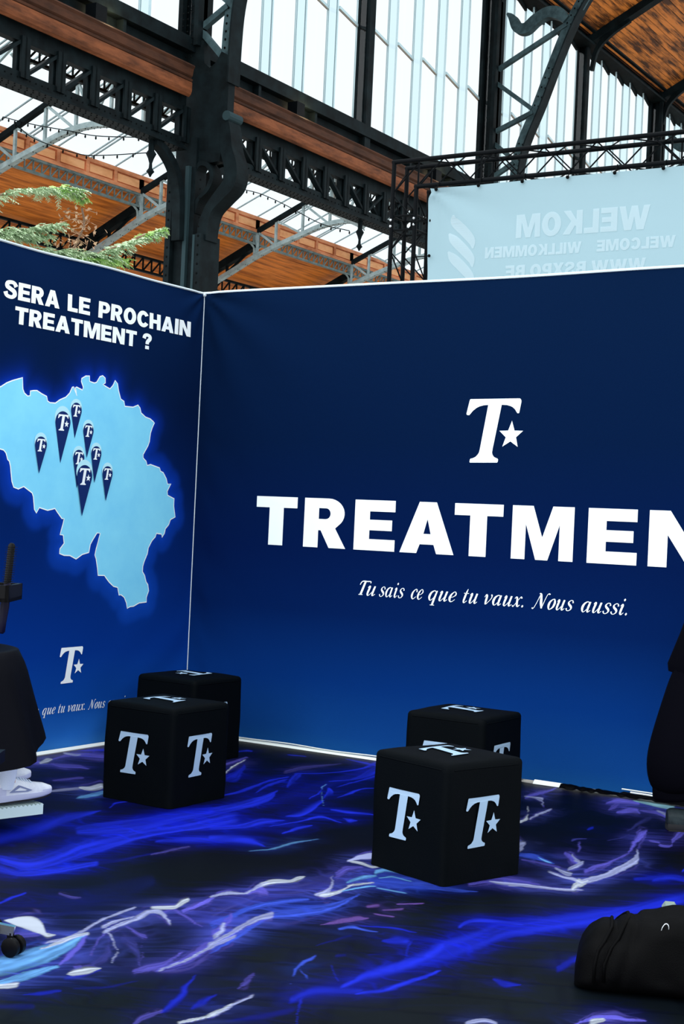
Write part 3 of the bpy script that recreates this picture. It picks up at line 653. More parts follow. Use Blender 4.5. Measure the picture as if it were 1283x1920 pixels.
def column(y, label):
    t = thing('column', (XN, y, 0), label, 'column', kind='structure')
    S, L = M['steel'], M['steel_light']
    part('shaft', MB().box(-9.9, -9.45, y - .15, y + .15, 0, 8.0).box(-9.45, -9.25, y - .15, y + .15, 0, 6.3), S, t)
    for a, b in ((-9.97, -9.85), (-9.30, -9.18)):
        part('flange', MB().box(a, b, y - .27, y + .27, 0, 7.5 if a < -9.5 else 6.3), S, t)
    part('stiffener', MB().box(-9.62, -9.54, y - .22, y + .22, 0, 7.5), M['steel_mid'], t)
    part('stiffener', MB().box(-9.40, -9.35, y - .22, y + .22, 0, 6.3), M['steel_mid'], t)
    g = [(-9.95, 7.52), (-9.0, 7.56), (-8.88, 8.2), (-8.87, 9.35), (-9.06, 9.45), (-9.16, 9.28), (-9.3, 9.2), (-9.42, 9.3), (-9.46, 9.7), (-9.95, 9.7)]
    part('gusset_plate', MB().prism(g, lambda a, b, s: (a, s, b), y - .09, y + .09), S, t)
    part('upper_post', MB().box(-9.95, -9.51, y - .05, y + .05, 9.6, 15.1).box(-9.95, -9.86, y - .2, y + .2, 9.6, 15.1).box(-9.60, -9.51, y - .2, y + .2, 9.6, 15.1), S, t)
    Lp, Rp = rib_outline(.28)
    part('rib', MB().prism(Lp + Rp[::-1], lambda a, b, s: (a, s, b), y - .025, y + .025), L, t)
    Lo, Ro = stroke_loop([(x + .13, z - .02, .035) for x, z in RIB], 4)
    part('rib_flange', MB().prism(Lo + Ro[::-1], lambda a, b, s: (a, s, b), y - .17, y + .17), S, t)
    for p, q in (((-9.55, 9.87), (-9.08, 9.38)), ((-9.57, 9.95), (-9.02, 10.25)), ((-9.55, 10.76), (-8.86, 10.20)), ((-9.6, 11.03), (-8.57, 11.42)), ((-9.59, 12.25), (-8.60, 11.50)), ((-9.63, 12.51), (-7.80, 13.40))):
        part('lacing_bar', MB().bar((p[0], y, p[1]), (q[0], y, q[1]), .10, .11, up=(0, 1, 0)), L, t)
    # cast scroll bracket
    sl, sr = stroke_loop([(-8.86, 8.30, .10), (-8.84, 8.05, .20), (-8.80, 7.72, .24), (-8.70, 7.42, .26), (-8.72, 7.15, .26), (-8.92, 6.95, .22), (-9.14, 6.72, .17), (-9.24, 6.42, .2), (-9.24, 6.2, .18)], 6)
    part('scroll_bracket', MB().prism(sl + sr[::-1], lambda a, b, s: (a, s, b), y - .17, y + .17), S, t)
    il, ir = stroke_loop([(-9.50, 6.72, .14), (-9.40, 6.92, .07), (-9.20, 7.10, .08), (-9.12, 7.30, .08), (-9.22, 7.50, .08), (-9.40, 7.54, .08), (-9.52, 7.36, .08), (-9.54, 7.0, .06)], 6)
    part('inner_scroll', MB().prism(il + ir[::-1], lambda a, b, s: (a, s, b), y - .13, y + .13), S, t)
    part('scroll_curl', MB().tube([(-8.82, y - .19, 8.30), (-8.82, y + .19, 8.30)], .085, 12), M['steel_mid'], t)
    for sgn in (-1, 1):
        bl, br = stroke_loop([(sgn * .28, 6.2, .12), (sgn * .29, 6.5, .13), (sgn * .33, 7.0, .14), (sgn * .48, 7.38, .14), (sgn * .78, 7.64, .13), (sgn * 1.05, 7.72, .1)], 6)
        part('arch_bracket', MB().prism(bl + br[::-1], lambda a, b, s: (s, y + a, b), XN - .06, XN + .12), S, t)
    hl, hr = stroke_loop([(-9.33, 13.86, .05), (-9.2, 13.74, .17), (-9.06, 13.50, .24), (-8.84, 13.44, .26), (-8.58, 13.62, .26), (-8.28, 13.74, .26), (-8.0, 13.68, .28), (-7.8, 13.5, .2)], 6)
    part('dragon_hook', MB().prism(hl + hr[::-1], lambda a, b, s: (a, s, b), y - .1, y + .1), L, t)
    rv = MB()
    def riv(x, z, s=1):
        rv.sphere((x, y - .03, z), (.022, .02, .022), 6, 3)
    C = catmull([(x, z) for x, z in RIB], 9)
    for i in range(4, len(C) - 20, 2):
        d = C[i + 1] - C[i]
        n = np.array([-d[1], d[0]]) / np.linalg.norm(d)
        for o in (-.03, .07):
            q = C[i] + n * o
            if (i // 9) % 2 == 0 or 5 < i < 20: riv(q[0], q[1])
    for z in np.arange(.5, 7.3, .16):
        for x in (-9.91, -9.24):
            rv.sphere((x, y - .275, z), (.02, .014, .02), 5, 3)
    for k in range(26):
        z = 9.1 + (k // 3) * .11
        rv.sphere((-9.62 - (k % 3) * .1, y - .215, z - .2 + .5), (.018, .014, .018), 5, 3)
    part('rivets', rv, M['rivet'], t, kind='stuff')
    return t

column(12.0, 'nearest riveted green steel column with a scroll bracket, above the booth corner')
column(23.5, 'second steel column, its curved rib with dragon hook seen above the banner truss')
column(35.0, 'third steel column down the nave, beside the far clerestory windows')

# ---------------------------------------------------------------- lattice girders with timber beam and sill between columns
def lattice_girder(ya, yb, label):
    t = thing('lattice_girder', (XN, (ya + yb) / 2, 7.6), label, 'girder', kind='structure')
    S = M['steel']
    a, b = ya + .3, yb - .3
    part('bottom_chord', MB().box(XN - .17, XN + .17, a, b, 7.75, 7.79).box(XN - .05, XN + .10, a, b, 7.79, 7.97), S, t)
    part('top_chord', MB().box(XN - .17, XN + .17, a, b, 8.68, 8.72).box(XN - .05, XN + .10, a, b, 8.42, 8.68), S, t)
    n = 14
    w = (b - a) / n
    pm = MB().box(-.02, .02, -.09, .09, -.31, .31).box(-.14, .12, -.02, .02, -.31, .31).box(.08, .12, -.09, .09, -.31, .31).mesh('post')
    pm.materials.append(S)
    fixn(pm)
    dms = {}
    for s in (-1, 1):
        me = MB().bar((0, -s * w / 2, -.29), (0, s * w / 2, .29), .05, .11, up=(1, 0, 0)).mesh('diagonal')
        me.materials.append(S)
        fixn(me)
        dms[s] = me
    for k in range(n + 1):
        part('post', pm, None, t, loc=(XN + .02, a + k * w, 8.19))
    for k in range(n):
        s = -1 if k < n / 2 else 1
        part('diagonal', dms[s], None, t, loc=(XN + .06, a + (k + .5) * w, 8.19))
        if k in (n // 2 - 1, n // 2):
            part('diagonal', dms[-s], None, t, loc=(XN - .02, a + (k + .5) * w, 8.19))
    rv = MB()
    for y in np.arange(a, b, .13):
        for x in (-.12, -.04, .05, .13):
            rv.sphere((XN + x, y + (.05 if x in (-.04, .13) else 0), 7.748), (.016, .016, .008), 5, 3)
        rv.sphere((XN + .105, y, 7.88), (.010, .014, .014), 5, 3)
    part('rivets', rv, M['rivet'], t, kind='stuff')
    for yp in (a + .75, (ya + yb) / 2, b - .75):
        prof = [(0, 7.76, .05), (0, 7.58, .05), (0, 7.52, .09), (0, 7.44, .05), (0, 7.36, .025), (0, 7.28, .03), (0, 7.22, .07), (0, 7.18, .035), (0, 7.13, .01)]
        part('pendant', MB().tube([(XN, yp, z) for _, z, _ in prof], [r for _, _, r in prof], 8), S, t, smooth=40)
lattice_girder(.5, 12.0, 'riveted lattice girder at the upper left, in front of the roof lantern')
lattice_girder(12.0, 23.5, 'riveted lattice girder between the scroll column and the banner truss')
lattice_girder(23.5, 35.0, 'far lattice girder mostly hidden behind the white banner')

def timber_beam(ya, yb, label):
    t = thing('timber_beam', (XN, (ya + yb) / 2, 8.6), label, 'beam', kind='structure')
    a, b = ya + .42, yb - .42
    lo = [(-9.78, 8.72), (-9.52, 8.66), (-9.46, 8.62), (-9.42, 8.66), (-9.40, 8.72), (-9.40, 8.86), (-9.78, 8.86)]
    mo = [(-9.78, 8.86), (-9.43, 8.86), (-9.40, 8.88), (-9.39, 8.91), (-9.42, 8.93), (-9.78, 8.93)]
    up = [(-9.78, 8.93), (-9.44, 8.93), (-9.40, 8.97), (-9.38, 9.08), (-9.35, 9.12), (-9.37, 9.15), (-9.78, 9.15)]
    f = lambda p, q, s: (p, s, q)
    part('lower_board', MB().prism(lo, f, a, b), M['beam_wood'], t)
    part('moulding', MB().prism(mo, f, a, b), M['beam_wood_dark'], t)
    part('upper_board', MB().prism(up, f, a, b), M['beam_wood_dark'], t)
timber_beam(.5, 12.0, 'brown timber beam running from the top left to the scroll column')
timber_beam(12.0, 23.5, 'brown timber beam right of the scroll column with two mouldings')
timber_beam(23.5, 35.0, 'brown timber beam behind the banner truss')

def sill(ya, yb, label):
    t = thing('window_sill', (XN, (ya + yb) / 2, 9.1), label, 'window sill', kind='structure')
    part('sill_plate', MB().box(-10.05, -9.62, ya + .1, yb - .1, 9.50, 9.74), M['steel'], t)
    part('sill_web', MB().box(-10.0, -9.80, ya + .1, yb - .1, 9.15, 9.50), M['steel'], t)
    bm_ = MB().box(-9.80, -9.66, -.04, .04, 9.16, 9.5).mesh('sill_bracket')
    fixn(bm_)
    bm_.materials.append(M['steel'])
    for k in range(1, 6):
        part('sill_bracket', bm_, None, t, loc=(0, ya + (yb - ya) * k / 6, 0))
sill(.5, 12.0, 'dark steel sill under the clerestory windows at the top left')
sill(12.0, 23.5, 'dark steel sill under the clerestory between the two nearest columns')
sill(23.5, 46.4, 'dark steel sill under the farthest clerestory windows')

# ---------------------------------------------------------------- clerestory windows: sawtooth glazing
PW = 1.112
wm = MB().add([(0, 0, 9.74), (-.22, PW, 9.74), (-.22, PW, 14.8), (0, 0, 14.8)], [(0, 1, 2, 3)]).mesh('pane')
wm.materials.append(M['glass_white'])
rm = MB().add([(-.22, PW, 9.74), (0, PW, 9.74), (0, PW, 14.95), (-.22, PW, 14.95)], [(0, 1, 2, 3)]).mesh('return_pane')
rm.materials.append(M['glass_blue'])
mm = MB().box(-.02, .02, -.012, .012, 9.74, 14.95).mesh('mullion')
tm = MB().bar((.01, .03, 11.85), (-.21, PW - .02, 11.85), .06, .06).mesh('transom')
for me in (mm, tm):
    fixn(me)
    me.materials.append(M['mullion'])
hm = MB().bar((.0, 0, 14.84), (-.22, PW, 14.84), .06, .10).mesh('head_bar')
fixn(hm)
hm.materials.append(M['steel'])
PY = [6.26, 12.0, 17.8, 23.5, 29.25, 35.0, 40.7, 46.4]
WL = ['sawtooth clerestory window at the top left corner', 'sawtooth clerestory window just right of the scroll column', 'sawtooth clerestory window left of the dragon hook column',
      'sawtooth clerestory window behind the dragon hook', 'sawtooth clerestory window under the orange plank ceiling', 'sawtooth clerestory window at the right edge above the truss',
      'farthest sawtooth clerestory window, above the right end of the truss']
for i in range(7):
    ya, yb = PY[i], PY[i + 1]
    t = thing('window_%d' % (i + 1), (XN, (ya + yb) / 2, 9.7), WL[i], 'window', kind='structure')
    pitch = (yb - ya - .16) / 5
    for k in range(5):
        y0 = ya + .08 + k * pitch
        part('pane', wm, None, t, loc=(-9.76, y0, 0))
        part('return_pane', rm, None, t, loc=(-9.76, y0, 0))
        part('mullion', mm, None, t, loc=(-9.76, y0, 0))
        part('mullion', mm, None, t, loc=(-9.98, y0 + PW, 0))
        part('transom', tm, None, t, loc=(-9.76, y0, 0))
        part('head_bar', hm, None, t, loc=(-9.76, y0, 0))
for y, l in ((17.8, 'slim dark steel window post between the two nearest columns'), (29.25, 'slim dark steel window post beyond the dragon hook column'), (40.7, 'farthest slim dark window post at the right edge'), (6.26, 'slim window post beyond the top left corner')):
    t = thing('window_post', (XN, y, 9.2), l, 'post', kind='structure')
    part('post_web', MB().box(-9.95, -9.66, y - .03, y + .03, 9.2, 15.0), M['steel'], t)
    for x in (-9.93, -9.68):
        part('post_flange', MB().box(x - .025, x + .025, y - .11, y + .11, 9.2, 15.0), M['steel'], t)

# ---------------------------------------------------------------- eave and nave ceiling
t = thing('eave_beam', (XN, 26, 14.8), 'dark steel eave beam along the head of the clerestory', 'beam', kind='structure')
part('eave_web', MB().box(-9.85, -9.70, 6, 47, 14.88, 15.25), M['steel'], t)
part('eave_flange', MB().box(-9.95, -9.45, 6, 47, 14.86, 14.92).box(-9.85, -9.40, 6, 47, 15.18, 15.26), M['steel'], t)
SL = .51
cs = 1 / math.hypot(1, SL)
t = thing('ceiling', (-7.5, 26, 15.5), 'sloping orange plank ceiling of the nave at the top right', 'ceiling', kind='structure')
pk = MB().box(-.071, .071, -2.72, 2.72, -.012, .012).mesh('plank')
fixn(pk)
pk.materials.append(M['plank'])
rnd = random.Random(4)
ang = -math.atan(SL)
for b in range(2, 7):
    yc = (PY[b] + PY[b + 1]) / 2
    for k in range(34):
        s = .12 + k * .15
        x, z = -9.6 + s * cs, 15.14 + s * cs * SL
        part('plank', pk, None, t, loc=(x, yc, z + rnd.uniform(-.006, .006)), rot=(0, ang, 0))
part('roof_lining', MB().bar((-9.65, 32.1, 15.17), (-4.5, 32.1, 15.17 + 5.15 * SL), 28.6, .02), M['beam_wood_dark'], t)
for y in PY[2:]:
    part('rafter', MB().bar((-9.7, y, 15.0), (-4.4, y, 15.0 + 5.3 * SL), .30, .26, up=(0, 0, 1)), M['steel'], t)
    hl, hr = stroke_loop([(-9.55, 14.2, .10), (-9.42, 14.75, .12), (-9.05, 15.15, .16), (-8.5, 15.45, .12)], 5)
    part('eave_bracket', MB().prism(hl + hr[::-1], lambda a, b, s: (a, s, b), y - .06, y + .06), M['steel'], t)
part('purlin', MB().box(-7.0, -6.85, 17, 47, 15.0 + 2.75 * SL - .08, 15.0 + 2.75 * SL + .12), M['steel'], t)

# ---------------------------------------------------------------- side aisle: frieze, lantern, trusses, plank slopes
FY = [12.44 + BAY * k for k in range(8)]
def frieze(X, sgn, full, i):
    ya, yb = FY[i], FY[i + 1]
    side = 'far' if X == XL else 'near'
    wh = ['at the far left', 'behind the fir branches', 'behind the scroll column', 'right of the scroll column', 'before the banner truss', 'behind the banner truss legs', 'behind the white banner'][i]
    t = thing('wood_frieze', (X, (ya + yb) / 2, 10.2), 'orange panelled timber frieze of the %s lantern side, %s' % (side, wh), 'frieze', kind='structure')
    f = X + sgn * .06
    part('backing', MB().box(min(X, X - sgn * .03), max(X, X - sgn * .03), ya, yb, 10.62, 11.02), M['frieze_rail'], t)
    lo, hi = sorted((X, f))
    part('top_rail', MB().box(lo, hi, ya, yb, 10.96, 11.07), M['frieze_rail'], t)
    part('bottom_rail', MB().box(lo, hi, ya, yb, 10.56, 10.66), M['frieze_rail'], t)
    w = BAY / 5
    for k in range(6):
        part('stile', MB().box(lo, hi, ya + k * w - .06, ya + k * w + .06, 10.66, 10.96), M['frieze_rail'], t)
    for k in range(5):
        g = X + sgn * .03
        l2, h2 = sorted((X, g))
        part('panel', MB().box(l2, h2, ya + k * w + .11, ya + (k + 1) * w - .11, 10.70, 10.92), M['frieze_wood'], t)
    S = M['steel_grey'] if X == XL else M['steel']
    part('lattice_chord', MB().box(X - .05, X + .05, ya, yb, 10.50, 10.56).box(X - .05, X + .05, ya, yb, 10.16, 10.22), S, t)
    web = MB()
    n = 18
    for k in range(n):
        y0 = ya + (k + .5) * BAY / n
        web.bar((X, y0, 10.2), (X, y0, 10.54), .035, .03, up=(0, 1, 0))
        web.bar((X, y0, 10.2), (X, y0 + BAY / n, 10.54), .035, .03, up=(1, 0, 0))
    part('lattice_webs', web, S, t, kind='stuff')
for i in range(7):
    frieze(XL, 1, True, i)
for i in range(5):
    frieze(XR, -1, False, i)

def pts_tube(path, r, n=6):
    return MB().tube(path, r, n)

def roof_truss(y, where):
    t = thing('roof_truss', (-17.6, y, 10), 'arched riveted truss under the aisle skylight, %s' % where, 'truss', kind='structure')
    S, L, P = M['steel'], M['steel_light'], M['steel_pale']
    for s, nm in ((-1, 0), (1, 1)):
        fx = lambda x: x if s == -1 else -35.2 - x
        part('lantern_rafter', MB().bar((fx(-20.9), y, 10.6), (-17.6, y, 12.02), .14, .13), S, t)
        part('principal_rafter', MB().bar((fx(-25.4), y, 8.12 + .5 * nm), (fx(-20.9), y, 10.2 + .42 * nm), .22, .24), S, t)
        for x, a, b in ((-20.15, 10.12, 10.9), (-19.15, 10.42, 11.34), (-18.15, 10.66, 11.78), (-22.0, 9.3, 9.65), (-23.2, 8.75, 9.1)):
            if nm and x < -21: continue
            part('vertical', MB().bar((fx(x), y, a), (fx(x), y, b), .07, .07, up=(0, 1, 0)), P if x > -21 else S, t)
        for p, q in (((-20.1, 10.88), (-19.2, 10.44)), ((-19.1, 11.32), (-18.2, 10.68)), ((-20.8, 10.55), (-20.2, 10.14)), ((-21.0, 10.1), (-22.0, 9.35)), ((-22.05, 9.6), (-23.15, 8.8)), ((-18.1, 11.74), (-17.6, 10.74))):
            if nm and p[0] < -20.95: continue
            part('brace', MB().bar((fx(p[0]), y, p[1]), (fx(q[0]), y, q[1]), .06, .06, up=(0, 1, 0)), P if p[0] > -20.9 else S, t)
        part('hanger_post', MB().bar((fx(-20.9), y, 9.75), (fx(-20.9), y, 10.58), .13, .13, up=(0, 1, 0)), P, t)
        hb = MB()
        for q in (-1, 1):
            hb.tube([(fx(-20.9), y + q * .07, 9.9), (fx(-20.9), y + q * .12, 10.08), (fx(-20.9), y + q * .3, 10.18)], .03, 6)
        part('hanger_bracket', hb, P, t)
    path = catmull([(-25.4, 7.72), (-23.6, 8.55), (-21.87, 9.34), (-20.64, 9.90), (-19.14, 10.40), (-18.38, 10.62), (-17.6, 10.70), (-16.82, 10.62), (-16.06, 10.40), (-14.56, 9.90), (-13.33, 9.34), (-11.6, 8.55), (-9.9, 7.75)], 4)
    L_, R_ = stroke_loop([(p[0], p[1], .13) for p in path], 1)
    part('arched_chord', MB().prism(L_ + R_[::-1], lambda a, b, s: (a, s, b), y - .09, y + .09), M['steel_pale'], t)
    rv = MB()
    for p in path[::1]:
        for q in (-.05, .05):
            rv.sphere((p[0], y + q, p[1] - .075), (.018, .018, .012), 5, 3)
    part('rivets', rv, M['rivet'], t, kind='stuff')
TW = ['beyond the far left', 'at the left above the fir branches', 'left of the scroll column', 'right of the scroll column', 'beside the banner truss', 'behind the banner truss', 'behind the banner', 'farthest of all']
for i, y in enumerate(FY):
    roof_truss(y, TW[i])

# lantern glazing
t_ = BAY / 5
gp = {}
for s in (-1, 1):
    x0, x1 = (-20.95, -17.6) if s == -1 else (-14.25, -17.6)
    me = MB().add([(x0, -t_ / 2, 11.07), (x0, t_ / 2, 11.07), (x1, t_ / 2, 12.45), (x1, -t_ / 2, 12.45)], [(0, 1, 2, 3)]).mesh('pane')
    me.materials.append(M['glass_roof'])
    br = MB().bar((x0, 0, 11.09), (x1, 0, 12.47), .03, .035).mesh('glazing_bar')
    fixn(br)
    br.materials.append(M['steel_pale'])
    gp[s] = (me, br)
for i in range(7):
    wh = ['at the far left', 'above the fir branches', 'left of the scroll column', 'right of the scroll column', 'before the banner truss', 'behind the banner truss', 'behind the banner'][i]
    t = thing('skylight', (-17.6, FY[i] + BAY / 2, 11.1), 'glazed roof lantern of the side aisle, %s' % wh, 'skylight', kind='structure')
    for s in (-1, 1):
        for k in range(5):
            part('pane', gp[s][0], None, t, loc=(0, FY[i] + (k + .5) * t_, 0))
            part('glazing_bar', gp[s][1], None, t, loc=(0, FY[i] + k * t_ + .06, 0))
            if k % 2: part('glazing_bar', gp[s][1], None, t, loc=(0, FY[i] + k * t_ + .20, 0))
    part('ridge_bar', MB().box(-17.68, -17.52, FY[i], FY[i + 1], 12.40, 12.52), M['steel'], t)

# plank slopes on both sides of the lantern
for i in range(7):
    wh = ['at the far left', 'behind the fir branches', 'left of the scroll column', 'right of the scroll column', 'before the banner truss', 'behind the banner truss', 'behind the banner'][i]
    for s in (-1, 1):
        if s == 1 and i > 4: continue
        t = thing('ceiling', ((-23.2 if s == -1 else -12), FY[i] + BAY / 2, 9.5), 'varnished orange plank slope %s the lantern, %s' % ('beyond' if s == -1 else 'on the nave side of', wh), 'ceiling', kind='structure')
        bd = MB()
        for k in range(38 if s == -1 else 33):
            u = k * .124
            xa, za = -20.92 - u, 10.52 - u * .45
            xb, zb = xa - .118, za - .118 * .45
            if s == 1:
                za, zb = za + .17, zb + .17
                xa, xb = -35.2 - xa, -35.2 - xb
            j = rnd.uniform(-.004, .004)
            bd.add([(xa, FY[i], za + j), (xb, FY[i], zb + j), (xb, FY[i + 1], zb + j), (xa, FY[i + 1], za + j),
                    (xa, FY[i], za + j + .03), (xb, FY[i], zb + j + .03), (xb, FY[i + 1], zb + j + .03), (xa, FY[i + 1], za + j + .03)],
                   [(0, 3, 2, 1), (4, 5, 6, 7), (0, 1, 5, 4), (1, 2, 6, 5), (2, 3, 7, 6), (3, 0, 4, 7)])
        part('boards', bd, M['aisle_plank'], t, kind='stuff')
        if s == -1:
            X = -23.1
            part('purlin_chord', MB().box(X - .06, X + .06, FY[i], FY[i + 1], 9.36, 9.43).box(X - .06, X + .06, FY[i], FY[i + 1], 8.93, 9.0), M['steel'], t)
            web = MB()
            for k in range(14):
                y0 = FY[i] + k * BAY / 14
                web.bar((X, y0, 8.98), (X, y0, 9.38), .04, .04, up=(0, 1, 0))
                web.bar((X, y0, 8.98), (X, y0 + BAY / 14, 9.38), .04, .04, up=(1, 0, 0))
            part('purlin_webs', web, M['steel'], t, kind='stuff')

# strings of small lamps slung under the lantern, and two uplights on the beam
def string_lights(P, label):
    t = thing('string_lights', P[0], label, 'string lights', group=None)
    C = catmull(P, 6)
    part('wire', MB().tube([tuple(c) for c in C], .012, 5), M['rivet'], t)
    b = MB()
    for c in C[::2]:
        b.sphere((c[0], c[1], c[2] - .05), (.025, .025, .045), 5, 3)
    part('bulbs', b, M['rivet'], t, kind='stuff')
string_lights([(-20.43, 18.0, 11.16), (-19.79, 18.0, 10.97), (-19.07, 18.0, 10.78), (-18.24, 18.0, 10.59), (-17.33, 18.0, 10.37), (-16.01, 18.0, 10.20)], 'upper dark string of small lamps slung under the skylight at the left')
string_lights([(-19.87, 17.9, 10.90), (-19.22, 17.9, 10.47), (-17.81, 17.9, 9.97), (-16.97, 17.9, 9.85), (-15.59, 17.9, 9.78)], 'lower sagging string of small lamps left of the scroll column')
string_lights([(-17.6, 24.2, 10.5), (-16.9, 24.2, 10.3), (-16.1, 24.2, 9.95), (-14.9, 24.2, 9.35), (-14.0, 24.2, 9.1)], 'sagging string of small lamps right of the scroll column')

M['lamp'] = bpy.data.materials.new('warm_lamp_glow')
M['lamp'].use_nodes = True
_b = M['lamp'].node_tree.nodes['Principled BSDF']
_b.inputs['Emission Color'].default_value = (1, .75, .4, 1)
_b.inputs['Emission Strength'].default_value = 4
def uplight(y, label):
    t = thing('uplight', (-9.55, y, 9.15), label, 'lamp')
    part('housing', MB().box(-9.66, -9.44, y - .16, y + .10, 9.16, 9.44), M['black_steel'], t)
    part('lens', MB().box(-9.64, -9.46, y + .10, y + .115, 9.20, 9.40), M['lamp'], t)
    ld = bpy.data.lights.new('uplight_glow', 'POINT')
    ld.energy = 14
    ld.color = (1, .72, .4)
    ld.shadow_soft_size = .08
    lo = bpy.data.objects.new('uplight_glow', ld)
    COL.objects.link(lo)
    lo.location = (-9.5, y + .35, 9.38)
uplight(15.0, 'small black uplight glowing warm on the beam right of the scroll column')
uplight(9.3, 'small black uplight on the beam near the top left corner')
uplight(20.6, 'small black uplight on the beam seen through the banner truss')
# ================================================================== THE BOOTH
def lerp_stops(z, stops):
    zs = [s[0] for s in stops]
    cs = [lin(s[1]) for s in stops]
    z = np.asarray(z, float)
    return np.stack([np.interp(z, zs, [c[i] for c in cs]) for i in range(3)], -1)

def set_print(me, cols):
    a = me.attributes.new('print', 'FLOAT_COLOR', 'POINT')
    buf = np.ones((len(me.vertices), 4), np.float32)
    buf[:, :3] = cols
    a.data.foreach_set('color', buf.ravel())

def grid_mesh(name, X, Y, Z):
    """X, Y, Z: 2D arrays"""
    nv, nu = X.shape
    me = bpy.data.meshes.new(name)
    co = np.stack([X, Y, Z], -1).reshape(-1, 3).astype(np.float32)
    i = np.arange(nv * nu).reshape(nv, nu)
    q = np.stack([i[:-1, :-1], i[:-1, 1:], i[1:, 1:], i[1:, :-1]], -1).reshape(-1, 4)
    me.vertices.add(len(co))
    me.vertices.foreach_set('co', co.ravel())
    me.loops.add(q.size)
    me.loops.foreach_set('vertex_index', q.ravel().astype(np.int32))
    me.polygons.add(len(q))
    me.polygons.foreach_set('loop_start', np.arange(0, q.size, 4, dtype=np.int32))
    me.polygons.foreach_set('use_smooth', np.ones(len(q), bool))
    me.update(calc_edges=True)
    return me

# ---- right hand fabric wall: displacement towards the viewer (-y)
def disp_r(x, z):
    x, z = np.asarray(x, float), np.asarray(z, float)
    ph, r = np.arctan2(3.02 - z, x + .02), np.hypot(3.02 - z, x)
    d = .020 * sm(0, .10, x) * np.exp(-r / .45) * np.sin(ph * 13)
    d = d + .034 * sm(0, .12, x) * np.exp(-x / .2) * (fbm(x * 3 + z * 2.2, z * 1.6, 3) - .5) * 2
    d = d + .010 * np.exp(-z / .16) * np.sin(x * 5 + 4 * fbm(x * 1.3, z * 2, 5)) * sm(0, .1, z + .05)
    d = d + .006 * np.exp(-(3 - z) / .12) * np.sin(x * 4.1 + 1)
    return d + .0022 * (fbm(x * 1.1, z * 3.2, 9) - .5)

WALL_R = [(0, (22, 78, 140)), (.12, (15, 66, 134)), (.45, (6, 48, 114)), (.9, (3, 29, 80)), (1.3, (3, 23, 68)), (2.0, (4, 23, 56)), (3.0, (6, 25, 54))]
t = thing('fabric_wall', (2.5, 0, 0), 'wide navy fabric wall with large white capitals and the slogan, behind the two right cubes', 'wall')
xs, zs = np.linspace(.012, 5.0, 190), np.linspace(.018, 3.0, 120)
X, Z = np.meshgrid(xs, zs)
me = grid_mesh('fabric', X, -disp_r(X, Z) - .012, Z)
set_print(me, lerp_stops(Z, WALL_R).reshape(-1, 3))
part('fabric', me, M['fabric'], t)
fr = lambda u, v: (u, -float(disp_r(u, v)) - .0150, v)
mb = MB()
z0, z1 = 1.312, 1.630
for c, a, b in (('T', .53, .855), ('R', .912, 1.235), ('E', 1.296, 1.595), ('A', 1.632, 2.012), ('T', 2.008, 2.335), ('M', 2.395, 2.79), ('E', 2.877, 3.178), ('N', 3.245, 3.60), ('T', 3.66, 3.985)):
    draw_word(mb, c, a, b, z0, z1, fr)
part('lettering', mb, M['print_white'], t, label='large white capitals', fix=False)
mb = MB()
for wd, a, b in (('Tu', 1.345, 1.475), ('sais', 1.50, 1.682), ('ce', 1.732, 1.815), ('que', 1.855, 2.045), ('tu', 2.09, 2.19), ('vaux.', 2.232, 2.495), ('Nous', 2.545, 2.81), ('aussi.', 2.86, 3.14)):
    draw_italic(mb, wd, a, b, 1.028, .060, fr)
part('slogan', mb, M['print_white'], t, label='white italic serif slogan', fix=False)
mb = MB()
draw_logo(mb, 2.06, 1.88, .39, fr)
part('logo', mb, M['print_white'], t, label='white serif T with a star', fix=False)
mb = MB().tube([(x, -.014 - float(disp_r(x, 2.998)), 3.0 + .004 * math.sin(x * 2.2)) for x in np.linspace(.0, 5.0, 70)], .008, 6)
part('edge_piping', mb, M['piping'], t, label='white hem along the top')
fm = MB()
for x in (.05, 2.5, 4.95):
    fm.box(x - .02, x + .02, .03, .07, .0, 2.98)
for z in (.03, 2.95):
    fm.box(.03, 4.97, .03, .07, z, z + .04)
part('frame', fm, M['alu'], t)

# ---- left hand fabric wall: displacement towards +x
def disp_l(y, z):
    y, z = np.asarray(y, float), np.asarray(z, float)
    a = -y
    ph, r = np.arctan2(3.02 - z, a + .02), np.hypot(3.02 - z, a)
    d = .016 * sm(0, .08, a) * np.exp(-r / .16) * np.sin(ph * 12 + 1)
    d = d + .007 * np.exp(-(3 - z) / .25) * np.sin(a * 7 + (3 - z) * 9) * sm(0, .4, a)
    d = d + .016 * sm(0, .1, a) * np.exp(-z / .35) * np.exp(-a / .5) * np.sin((a * .7 + z) * 18)
    d = d + .009 * np.exp(-z / .2) * np.sin(a * 6 + z * 7 + 3 * fbm(a * 2, z * 2, 4))
    return d + .0022 * (fbm(a * 1.1, z * 3.2, 19) - .5)

